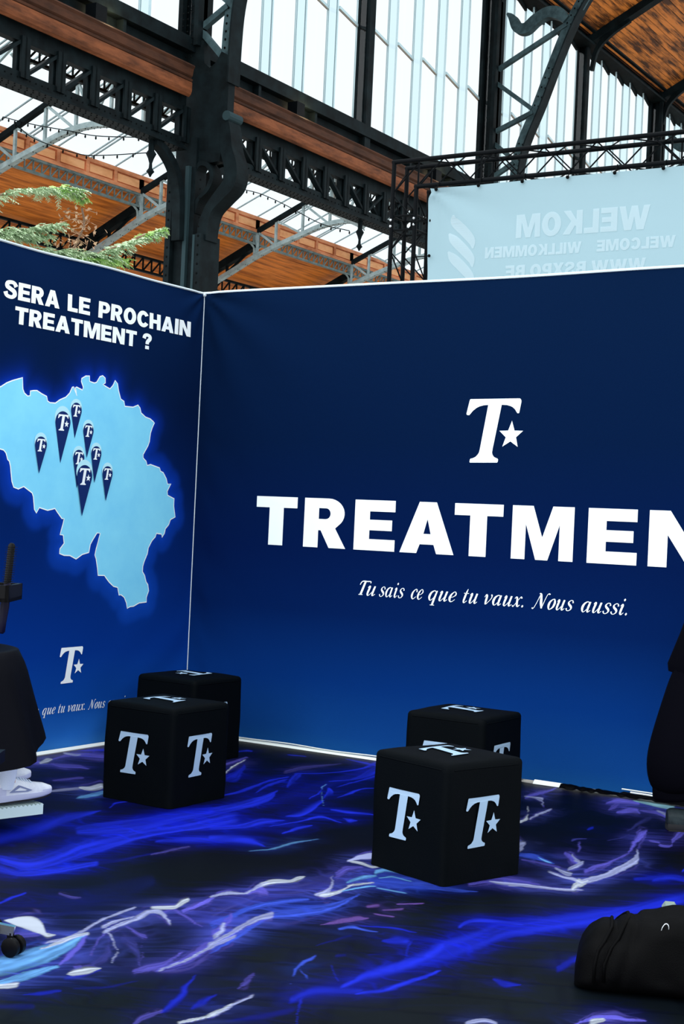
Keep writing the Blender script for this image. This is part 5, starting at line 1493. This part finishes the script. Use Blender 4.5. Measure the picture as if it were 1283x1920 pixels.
part('dry_leaves', fo, M['leaf_dry'], t, kind='stuff', fix=False, label='dry brown curled leaves')
# ================================================================== PEOPLE AND THINGS AT THE EDGES
def skin_mesh(name, V, E, sub=2):
    """one continuous tapered body grown from a skeleton: V = {joint: (co, radius)}, first joint is the root"""
    names = list(V)
    me = bpy.data.meshes.new(name)
    me.from_pydata([tuple(V[n][0]) for n in names], [(names.index(a), names.index(b)) for a, b in E], [])
    o = bpy.data.objects.new(name, me)
    COL.objects.link(o)
    o.modifiers.new('skin', 'SKIN').use_smooth_shade = True
    sv = me.skin_vertices[0].data
    for i, n in enumerate(names):
        r = V[n][1]
        sv[i].radius = r if isinstance(r, tuple) else (r, r)
        sv[i].use_root = i == 0
    s = o.modifiers.new('sub', 'SUBSURF')
    s.levels = s.render_levels = sub
    bpy.context.view_layer.update()
    dg = bpy.context.evaluated_depsgraph_get()
    out = bpy.data.meshes.new_from_object(o.evaluated_get(dg))
    bpy.data.objects.remove(o)
    bpy.data.meshes.remove(me)
    out.name = name
    return out

def frame_fn(O, F):
    F = Vector((F[0], F[1], 0)).normalized()
    L = Vector((-F.y, F.x, 0))
    O = Vector(O)
    return lambda f, l, z: O + F * f + L * l + Vector((0, 0, z))

def hand_joints(V, E, P, wrist, pre, f, l, z, df, dz, side):
    """palm and five separate fingers from the wrist joint; (df, dz) is the pointing direction"""
    V[pre + 'palm'] = (P(f + df * .05, l, z + dz * .05), (.024, .016))
    E.append((wrist, pre + 'palm'))
    for k, (o, ln) in enumerate(((-.03, .065), (-.01, .078), (.01, .082), (.03, .072))):
        V[pre + 'k%d' % k] = (P(f + df * .09, l + o, z + dz * .09), .0105)
        V[pre + 'm%d' % k] = (P(f + df * (.09 + ln * .55) + .008, l + o, z + dz * (.09 + ln * .55)), .0092)
        V[pre + 't%d' % k] = (P(f + df * (.09 + ln * .9) + .022, l + o, z + dz * (.09 + ln * .95)), .008)
        E += [(pre + 'palm', pre + 'k%d' % k), (pre + 'k%d' % k, pre + 'm%d' % k), (pre + 'm%d' % k, pre + 't%d' % k)]
    V[pre + 'th1'] = (P(f + df * .04 + .03, l + side * .02, z + dz * .05), .012)
    V[pre + 'th2'] = (P(f + df * .06 + .05, l + side * .02, z + dz * .085), .0095)
    E += [(pre + 'palm', pre + 'th1'), (pre + 'th1', pre + 'th2')]

def head(P, f, l, z, V, E, neck):
    V['head'] = (P(f + .005, l, z), (.078, .085))
    V['brow'] = (P(f + .02, l, z + .07), (.076, .088))
    V['crown'] = (P(f - .005, l, z + .14), (.055, .065))
    V['chin'] = (P(f + .06, l, z - .045), (.034, .03))
    V['nose'] = (P(f + .105, l, z + .03), .011)
    for s in (-1, 1):
        V['ear%d' % s] = (P(f, l + s * .083, z + .03), .016)
        E.append(('head', 'ear%d' % s))
    E += [(neck, 'head'), ('head', 'brow'), ('brow', 'crown'), ('head', 'chin'), ('head', 'nose')]

def face_bits(P, f, l, z, t):
    eb = MB()
    for s in (-1, 1):
        eb.sphere(P(f + .092, l + s * .034, z + .055), .012, 8, 6)
    part('eyes', eb, M['rivet'], t, smooth=True)
    part('mouth', MB().tube([P(f + .085, l - .025, z - .012), P(f + .096, l, z - .014), P(f + .085, l + .025, z - .012)], [.003, .006, .003], 6), M['skin'], t, smooth=True)
    hr = MB()
    rings = []
    for j in range(7):
        th = j / 6 * 1.75
        rings.append([tuple(P(f - .012 + .106 * math.sin(th) * math.cos(a) * (1 if math.cos(a) < 0 else .82), l + .094 * math.sin(th) * math.sin(a), z + .075 + .118 * math.cos(th) + .05 * max(0, math.cos(a)) * math.sin(th))) for a in np.linspace(0, 2 * math.pi, 16, endpoint=False)])
    hr.loft([[tuple(P(f - .012, l, z + .194))] * 16] + rings[1:], caps=False)
    part('hair', hr, M['hair'], t, smooth=True)

def shoe(parent, P, f0, l0, z0, L, mats, pitch=0., laces=True, badge=False):
    """lofted shoe, heel at f0; pitch lifts the toe"""
    up_m, sole_m, over_m = mats
    def Q(s, v, h):
        return tuple(P(f0 + s * L, l0 + v, z0 + h + pitch * s * L + .10 * L * max(0, s - .72) ** 2 * 3.0))
    wid = lambda s: .030 + .014 * math.sin(min(s * 1.5, 1) * math.pi * .5) + .008 * math.exp(-((s - .68) / .2) ** 2) - .030 * max(0, s - .82) ** 2 / .0324 * .55
    top = lambda s: float(np.interp(s, [0, .06, .25, .36, .5, .62, .78, .9, 1], [.098, .108, .104, .102, .088, .074, .062, .052, .034]))
    so = MB()
    rings = []
    for s in np.linspace(0, 1, 18):
        w = wid(s) * 1.06
        hgt = .032 - .008 * s
        rings.append([Q(s, w * a, b * hgt) for a, b in ((-.86, 0), (-1, .35), (-1.0, 1), (-.5, 1.04), (.5, 1.04), (1.0, 1), (1, .35), (.86, 0), (.4, -.02), (-.4, -.02))])
    part('midsole', so.loft(rings), sole_m, parent, smooth=50)
    ou = MB()
    rings = []
    for s in np.linspace(.02, .99, 16):
        w = wid(s) * 1.0
        rings.append([Q(s, w * a, b) for a, b in ((-.9, -.008), (-.95, .001), (.95, .001), (.9, -.008))])
    ou.loft(rings)
    ou.add([Q(.96, -.02, .002), Q(1.012, -.012, .012), Q(1.012, .012, .012), Q(.96, .02, .002), Q(.97, -.022, .03), Q(1.016, -.012, .034), Q(1.016, .012, .034), Q(.97, .022, .03)],
           [(0, 3, 2, 1), (4, 5, 6, 7), (0, 1, 5, 4), (1, 2, 6, 5), (2, 3, 7, 6), (3, 0, 4, 7)])
    part('outsole', ou, M['rubber'], parent)
    rings = []
    for s in np.linspace(0, 1, 22):
        w, h = wid(s), top(s)
        b0 = .026 - .008 * s
        tw = .62 if s < .4 else .62 + .2 * (s - .4)
        rings.append([Q(s, w * a, b0 + (h - b0) * b) for a, b in ((-1, 0), (-1.02, .3), (-.96, .62), (-tw, .92), (-.25, 1.0), (.25, 1.0), (tw, .92), (.96, .62), (1.02, .3), (1, 0))])
    part('upper', MB().loft(rings), up_m, parent, smooth=60)
    for s0_, s1_, lo, hi in ((.02, .22, .05, .55), (.80, .985, .05, .42)):
        for sg in (-1, 1):
            g = MB().grid(lambda u, v: Q(u, sg * (wid(u) * (1.035 - .06 * max(0, v - .45))) , (.026 - .008 * u) + (top(u) - .026) * v), list(np.linspace(s0_, s1_, 8)), list(np.linspace(lo, hi, 4)))
            part('overlay', g, over_m, parent, smooth=True, fix=False)
    if badge:
        for sg in (-1, 1):
            tri = [(.26, .22), (.55, .22), (.62, .36), (.44, .62), (.40, .64)]
            inn = [(.345, .30), (.51, .30), (.545, .37), (.43, .52)]
            fn = lambda u, v: Q(u, sg * (wid(u) * (1.045 - .05 * max(0, v - .5)) + .001), .024 + (top(u) - .024) * v)
            part('badge', MB().poly([tri, inn], fn), M['shoe_grey'], parent, fix=False, label='grey rounded triangle badge')
    if laces:
        for k in range(5):
            s = .44 + k * .052
            w = wid(s) * .62
            part('lace', MB().tube([Q(s, -w, top(s) - .004), Q(s + .012, 0, top(s + .01) + .006), Q(s, w, top(s) - .004)], .0035, 6), M['sock'], parent, smooth=True)

# ---- person walking out of the frame at the right
O = (3.69, -.65, 0)
FR = (.849, .527)
P = frame_fn(O, FR)
t = thing('person', P(.2, 0, 0), 'person in black jacket and baggy black trousers, one leg at the right edge', 'person')
V, E = {}, []
V['pelvis'] = (P(.24, 0, 1.0), (.13, .11))
V['chest'] = (P(.25, 0, 1.32), (.15, .12))
V['neck'] = (P(.26, 0, 1.52), .052)
E += [('pelvis', 'chest'), ('chest', 'neck')]
head(P, .27, 0, 1.60, V, E, 'neck')
for s, nm, kf, kz, af, az in ((-1, 'r', .16, .55, .05, .12), (1, 'l', .42, .56, .52, .13)):
    V[nm + 'hip'] = (P(.24, s * .09, .92), .085)
    V[nm + 'knee'] = (P(kf, s * .09, kz), .056)
    V[nm + 'ank'] = (P(af, s * .09, az), .040)
    V[nm + 'ball'] = (P(af + .13, s * .09, .05), .035)
    E += [('pelvis', nm + 'hip'), (nm + 'hip', nm + 'knee'), (nm + 'knee', nm + 'ank'), (nm + 'ank', nm + 'ball')]
    sw = -s
    V[nm + 'sho'] = (P(.25, s * .19, 1.43), .055)
    V[nm + 'elb'] = (P(.25 + .03 * sw, s * .23, 1.16), .042)
    V[nm + 'wri'] = (P(.25 + .14 * sw + .08, s * .22, .93), .028)
    E += [('chest', nm + 'sho'), (nm + 'sho', nm + 'elb'), (nm + 'elb', nm + 'wri')]
    hand_joints(V, E, P, nm + 'wri', nm, .25 + .14 * sw + .08, s * .22, .93, .25, -.95, -s)
part('body', skin_mesh('body', V, E), M['skin'], t)
face_bits(P, .27, 0, 1.60, t)
V, E = {}, []
V['hipc'] = (P(.23, 0, 1.0), (.17, .15))
V['seat'] = (P(.19, 0, .84), (.19, .18))
E = [('hipc', 'seat')]
for nm, pts in (('r', [(.085, -.06, .80, .165), (.045, -.07, .62, .172), (.005, -.08, .46, .178), (-.02, -.08, .34, .18), (-.015, -.08, .255, .168), (.0, -.08, .19, .135)]), ('l', [(.28, .07, .74, .165), (.40, .09, .52, .155), (.46, .09, .30, .165), (.49, .09, .18, .135)])):
    prev = 'seat'
    for k, (f, l, z, r) in enumerate(pts):
        V[nm + str(k)] = (P(f, l, z), r)
        E.append((prev, nm + str(k)))
        prev = nm + str(k)
part('trousers', skin_mesh('trousers', V, E), M['black_cloth'], t)
for f, l in ((.005, -.08), (.495, .09)):
    cu = [[tuple(P(f + r_ * math.cos(a), l + r_ * math.sin(a) * .8, z + .02 * math.cos(a))) for a in np.linspace(0, 2 * math.pi, 20, endpoint=False)] for r_, z in ((.155, .235), (.152, .19), (.145, .175), (.135, .17))]
    part('cuff', MB().loft(cu, caps=False), M['black_cloth'], t, smooth=True)
def jring(z, f, a, b):
    return [tuple(P(f + a * math.cos(q) * (1 + .03 * math.sin(q * 7)), b * math.sin(q), z - .035 * math.cos(q))) for q in np.linspace(0, 2 * math.pi, 28, endpoint=False)]
part('jacket', MB().loft([jring(.76, .12, .185, .22), jring(.80, .13, .20, .235), jring(.95, .19, .205, .235), jring(1.12, .235, .195, .225), jring(1.3, .25, .175, .225), jring(1.43, .255, .13, .20), jring(1.52, .26, .07, .08)], caps=False), M['black_cloth'], t, smooth=True)
for s, nm in ((-1, 'r'), (1, 'l')):
    sw = -s
    pth = [P(.25, s * .15, 1.43), P(.25, s * .20, 1.40), P(.25 + .03 * sw, s * .235, 1.16), P(.25 + .12 * sw + .07, s * .225, .96)]
    part('sleeve', MB().tube(pth, [.08, .085, .07, .055], 12, caps=False), M['black_cloth'], t, smooth=True)
for f, l in ((-.07, -.08), (.42, .09)):
    shoe(t, P, f, l, .008, .30, (M['boot'], M['rubber'], M['boot']), laces=False)

# ---- person under a cape in a salon chair at the left
O = (1.385, -3.09, 0)
FS = (.25, .97)
P = frame_fn(O, FS)
ch = thing('salon_chair', P(-.45, .12, 0), 'salon chair with a white ridged footrest, under the caped person at the left edge', 'chair')
part('base_disc', MB().loft([[tuple(P(-.42 + r_ * math.cos(a), .12 + r_ * math.sin(a), z)) for a in np.linspace(0, 2 * math.pi, 28, endpoint=False)] for r_, z in ((.29, .006), (.29, .022), (.10, .05))]), M['chrome'], ch, smooth=40)
part('pedestal', MB().tube([P(-.42, .12, .04), P(-.42, .12, .50)], .04, 14), M['chrome'], ch, smooth=40)
def rb(mb, f0, f1, l0, l1, z0, z1):
    return mb.add([P(f0, l0, z0), P(f1, l0, z0), P(f1, l1, z0), P(f0, l1, z0), P(f0, l0, z1), P(f1, l0, z1), P(f1, l1, z1), P(f0, l1, z1)], [(0, 3, 2, 1), (4, 5, 6, 7), (0, 1, 5, 4), (1, 2, 6, 5), (2, 3, 7, 6), (3, 0, 4, 7)])
part('seat', rb(MB(), -.68, -.18, -.13, .37, .50, .585), M['plastic_black'], ch)
part('backrest', rb(MB(), -.74, -.66, -.11, .35, .55, 1.05), M['plastic_black'], ch)
for l in (-.20, .40):
    part('armrest', rb(rb(MB(), -.66, -.24, l, l + .05, .74, .78), -.5, -.44, l + .01, l + .04, .52, .74), M['plastic_black'], ch)
part('footrest_arm', MB().bar(P(-.35, .12, .48), P(-.06, .12, .12), .06, .03), M['chrome'], ch)
fp = rb(MB(), -.20, .172, -.050, .33, .085, .128)
fo_ = child_base(part('footrest', fp, M['footrest'], ch, label='white footrest plate with a serrated tread'), ch)
tr = MB()
for k in range(17):
    f = -.19 + k * .0215
    a = [P(f, -.050, .128), P(f + .011, -.050, .136), P(f + .0215, -.050, .128)]
    b = [P(f, .33, .128), P(f + .011, .33, .136), P(f + .0215, .33, .128)]
    tr.add(a + b, [(0, 1, 2), (5, 4, 3), (0, 3, 4, 1), (1, 4, 5, 2), (2, 5, 3, 0)])
part('tread_ridges', tr, M['footrest'], fo_, kind='stuff')

t = thing('person', P(-.45, .12, .58), 'seated person under a black hairdressing cape with white socks and trainers, at the left edge', 'person')
V, E = {}, []
V['pelvis'] = (P(-.48, .12, .66), (.13, .12))
V['chest'] = (P(-.52, .12, 1.02), (.14, .11))
V['neck'] = (P(-.51, .12, 1.22), .05)
E += [('pelvis', 'chest'), ('chest', 'neck')]
head(P, -.49, .12, 1.30, V, E, 'neck')
for s, nm, ll, az, af in ((-1, 'r', .0, .24, .0), (1, 'l', .15, .29, -.02)):
    V[nm + 'hip'] = (P(-.40, .12 + s * .085, .655), .085)
    V[nm + 'knee'] = (P(.02, ll, .665), .062)
    V[nm + 'ank'] = (P(af, ll, az), .038)
    V[nm + 'ball'] = (P(af + .13, ll, az - .06), .03)
    E += [('pelvis', nm + 'hip'), (nm + 'hip', nm + 'knee'), (nm + 'knee', nm + 'ank'), (nm + 'ank', nm + 'ball')]
    V[nm + 'sho'] = (P(-.51, .12 + s * .17, 1.13), .055)
    V[nm + 'elb'] = (P(-.40, .12 + s * .21, .88), .042)
    V[nm + 'wri'] = (P(-.18, .12 + s * .11, .77), .028)
    E += [('chest', nm + 'sho'), (nm + 'sho', nm + 'elb'), (nm + 'elb', nm + 'wri')]
    hand_joints(V, E, P, nm + 'wri', nm, -.18, .12 + s * .11, .77, .9, -.25, -s)
part('body', skin_mesh('body', V, E), M['skin'], t)
face_bits(P, -.49, .12, 1.30, t)
CC = (-.47, .12)
def cape(th, v):
    c, s = math.cos(th), math.sin(th)
    fr_ = max(0, c)
    rN = .075
    rP = .29 + .235 * fr_ ** 1.6 - .02 * (1 - abs(c))
    zP = .85 if c < 0 else .85 + .01 * c
    zH = .50 - .17 * max(0, -s) if c > 0 else .38
    k = [(0, rN, 1.24), (.08, .12, 1.21), (.2, .235, 1.12), (.34, .28, .95), (.5, .30 + (rP - .30) * .45, .84), (.66, rP, zP - .01), (.74, rP + .045, zP - .09), (.87, rP + .10, (zP + zH) / 2 - .05), (1, rP + .155, zH)]
    r_ = float(np.interp(v, [q[0] for q in k], [q[1] for q in k]))
    z_ = float(np.interp(v, [q[0] for q in k], [q[2] for q in k]))
    fold = max(0, v - .6) * .07 * math.sin(th * 7 + 1.3) + max(0, v - .6) * .04 * math.sin(th * 13)
    r_ += fold
    return tuple(P(CC[0] + r_ * c, CC[1] + r_ * s, z_))
cp = MB().grid(cape, list(np.linspace(0, 2 * math.pi, 73)), list(np.linspace(0, 1, 34)))
part('cape', cp, M['cape'], t, smooth=True, label='black nylon hairdressing cape')
for f, l, z in ((.0, .0, .24), (-.02, .15, .29)):
    part('sock', MB().tube([P(f - .01, l, z - .03), P(f - .004, l, z + .03), P(f, l, z + .12), P(f + .01, l, z + .26)], [.046, .05, .056, .066], 14, caps=False), M['sock'], t, smooth=True)
shoe(t, P, -.085, .0, .150, .312, (M['shoe_white'], M['shoe_pale'], M['shoe_pale']), pitch=.05, badge=True)
shoe(t, P, -.105, .15, .200, .312, (M['shoe_white'], M['shoe_pale'], M['shoe_white']), pitch=.05, badge=False)

# ---- salon trolley with a brush standing in its tray
T0 = Vector((2.555, -4.442, 0))
RX = Vector((.849, .527, 0))
RY = Vector((-.527, .849, 0))
t = thing('salon_trolley', T0, 'small black and chrome salon trolley on castors at the lower left edge', 'trolley')
def tp(a, b, z):
    return T0 + RX * a + RY * b + Vector((0, 0, z))
def tb(mb, a0, a1, b0, b1, z0, z1):
    return mb.add([tp(a0, b0, z0), tp(a1, b0, z0), tp(a1, b1, z0), tp(a0, b1, z0), tp(a0, b0, z1), tp(a1, b0, z1), tp(a1, b1, z1), tp(a0, b1, z1)], [(0, 3, 2, 1), (4, 5, 6, 7), (0, 1, 5, 4), (1, 2, 6, 5), (2, 3, 7, 6), (3, 0, 4, 7)])
part('post', MB().tube([tp(-.02, 0, .10), tp(-.02, 0, 1.19)], .016, 12), M['chrome'], t, smooth=40)
tray = MB()
for q in ((-.26, .066, -.10, .10), (.104, .116, -.10, .10), (.066, .104, -.10, -.019), (.066, .104, .019, .10)):
    tb(tray, *q, 1.172, 1.184)
for a0, a1, b0, b1 in ((-.26, .116, -.10, -.088), (-.26, .116, .088, .10), (-.26, -.248, -.10, .10), (.104, .116, -.10, .10)):
    tb(tray, a0, a1, b0, b1, 1.172, 1.226)
part('tray', tray, M['plastic_black'], t)
part('tray', tb(MB(), -.2, .08, -.12, .12, .62, .66), M['plastic_black'], t)
for k in range(5):
    a = math.radians(k * 72)
    e = (.205 * math.cos(a) - .02, .205 * math.sin(a))
    if k == 0: e = (.165, 0)
    part('leg', MB().bar(tp(-.02, 0, .112), tp(e[0], e[1], .084), .022, .030), M['chrome'], t)
    cs_ = MB()
    cw = (e[0] - .012, e[1])
    cs_.tube([tp(cw[0], cw[1], .055), tp(cw[0], cw[1], .078)], .012, 8)
    for s in (-1, 1):
        ax = (RX * .35 + RY * .94)
        c0 = tp(cw[0] + .012, cw[1], .034)
        n_ = 16
        d = ax.normalized()
        cs_.tube([c0 + d * s * .007, c0 + d * s * .010, c0 + d * s * .026, c0 + d * s * .029], [.026, .032, .032, .024], 16)
    part('castor', cs_, M['plastic_black'], t, smooth=40)
t = thing('round_hairbrush', tp(.089, 0, 1.06), 'round black hairbrush standing upright through the trolley tray', 'brush')
bp = lambda a, z: tp(a - .016, 0, z)
part('handle', MB().tube([bp(.091, 1.062), bp(.092, 1.068), bp(.094, 1.10), bp(.098, 1.15), bp(.102, 1.20), bp(.104, 1.235)], [.006, .011, .012, .015, .013, .011], 12), M['plastic_blue'], t, smooth=True)
part('barrel', MB().tube([bp(.103, 1.225), bp(.112, 1.355), bp(.113, 1.362)], [.0115, .0115, .006], 12), M['plastic_black'], t, smooth=40)
br = MB()
for k in range(16):
    z = 1.235 + k * .0076
    a0 = .1035 + (z - 1.225) * .07
    for j in range(14):
        q = 2 * math.pi * (j + .5 * (k % 2)) / 14
        d = RX * math.cos(q) + RY * math.sin(q)
        p = bp(a0, z)
        br.bar(p + d * .010, p + d * .0195, .0012, .0012)
part('bristles', br, M['plastic_black'], t, kind='stuff')

# ---- black bag at the lower right
B0 = Vector((4.32, -3.50, 0))
BX = Vector((.93, .37, 0)).normalized()
BY = Vector((-BX.y, BX.x, 0))
bpnt = lambda a, b, z: B0 + BX * a + BY * b + Vector((0, 0, z))
t = thing('duffel_bag', bpnt(.3, .13, 0), 'slumped black nylon bag with a metal zip pull, lower right corner', 'bag')
rings = []
NA, NB = 60, 44
for i in range(NA + 1):
    s = i / NA
    a = .62 * s
    env = (1 - (1 - min(s / .16, 1)) ** 2.4) ** .5 if s < .16 else 1.
    if s > .86: env = max(.05, (1 - ((s - .86) / .14) ** 2.4)) ** .5
    h = (.185 + .085 * min(s / .5, 1)) * (.25 + .75 * env)
    w = .15 * (.35 + .65 * env)
    R = []
    for k in range(NB):
        q = 2 * math.pi * k / NB
        c, sn = math.cos(q), math.sin(q)
        ex = .62
        y = math.copysign(abs(c) ** ex, c) * w
        z = (math.copysign(abs(sn) ** (.62 if sn > 0 else .5), sn) * .5 + .5) * h
        y *= 1 - .22 * (z / h) ** 2
        n = mnoise.noise(Vector((a * 7, q * 1.4, 2.))) * .016 + mnoise.noise(Vector((a * 16 + z * 8, y * 18, z * 22))) * .007
        f = -.012 * math.exp(-((s - .115 - .09 * (z / h)) / .02) ** 2) - .010 * math.exp(-((s - .21 - .10 * (z / h)) / .018) ** 2)
        n = (n + f) * (1 if z > .02 else .2)
        R.append(tuple(bpnt(a, .14 + y + c * n, max(.004, z + (sn * n if sn > 0 else 0)))))
    rings.append(R)
part('body', MB().loft(rings), M['bag'], t, smooth=True)
def band(s0, lean, m, r=.006):
    pts = []
    for u in np.linspace(0, 1, 14):
        q = math.pi * (1.08 + u * -1.16) 
        i = int((s0 + lean * max(0, math.sin(q))) * NA)
        k = int(round((q % (2 * math.pi)) / (2 * math.pi) * NB)) % NB
        p = Vector(rings[i][k])
        ctr = bpnt(i / NA * .62, .14, .12)
        pts.append(p + (p - ctr).normalized() * .003)
    return MB().tube(pts, r, 6)
part('seam_piping', band(.10, .10, None), M['bag'], t, smooth=True)
part('seam_piping', band(.16, .11, None), M['bag'], t, smooth=True)
part('seam_piping', band(.72, -.08, None), M['bag'], t, smooth=True)
def onbag(s, k, o):
    p = Vector(rings[int(s * NA)][k])
    return p + (p - bpnt(s * .62, .14, .12)).normalized() * o
kf = int(NB * .40)
hp = [onbag(.62, int(NB * .44), .004), onbag(.60, int(NB * .40), .02), onbag(.60, int(NB * .34), .03), onbag(.44, int(NB * .30), .03), onbag(.30, int(NB * .34), .03), onbag(.29, int(NB * .40), .02), onbag(.28, int(NB * .44), .004)]
# metal zip pull with its cord
z0_ = onbag(.46, int(NB * .405), .010)
rg = [z0_ + BX * (.011 * math.cos(q) + .004 * math.sin(q)) + Vector((0, 0, -.022 + .026 * math.sin(q))) for q in np.linspace(0, 2 * math.pi, 18)]
part('zip_pull', MB().tube(rg, .0026, 6), M['chrome'], t, smooth=True, label='metal zip pull ring')
part('zip_cord', MB().tube([z0_ + BX * .006 + Vector((0, 0, -.046)), z0_ + BX * .016 + Vector((0, 0, -.060)) - BY * .004, z0_ + BX * .034 + Vector((0, 0, -.05)) - BY * .004, z0_ + BX * .012 + Vector((0, 0, -.085)) - BY * .003], .0035, 6), M['steel'], t, smooth=True)
w0 = onbag(.60, int(NB * .44), .006)
part('white_tag', MB().add([w0, w0 + BX * .05, w0 + BX * .05 + Vector((0, 0, -.02)), w0 + BX * .006 + Vector((0, 0, -.02)), w0 - BY * .002, w0 + BX * .05 - BY * .002, w0 + BX * .05 + Vector((0, 0, -.02)) - BY * .002, w0 + BX * .006 + Vector((0, 0, -.02)) - BY * .002],
     [(0, 3, 2, 1), (4, 5, 6, 7), (0, 1, 5, 4), (1, 2, 6, 5), (2, 3, 7, 6), (3, 0, 4, 7)]), M['print_white'], t, label='small white tag')

# ---- little grey block on the floor behind the bag
t = thing('grey_block', (4.235, -2.33, .003), 'small grey chamfered block on the floor behind the black bag', 'block')
g = [(-.03, 0), (.03, 0), (.03, .022), (.018, .040), (-.018, .040), (-.03, .022)]
part('block_body', MB().prism(g, lambda a, b, s: Vector((4.235, -2.33, .003)) + BX * a + Vector((0, 0, b)) + BY * s, -.04, .04), mat('grey_green_plastic', (128, 146, 140), .5), t)
part('block_foot', MB().prism([(-.034, 0), (.034, 0), (.034, .006), (-.034, .006)], lambda a, b, s: Vector((4.235, -2.33, .003)) + BX * a + Vector((0, 0, b)) + BY * s, -.044, .044), M['plastic_black'], t)
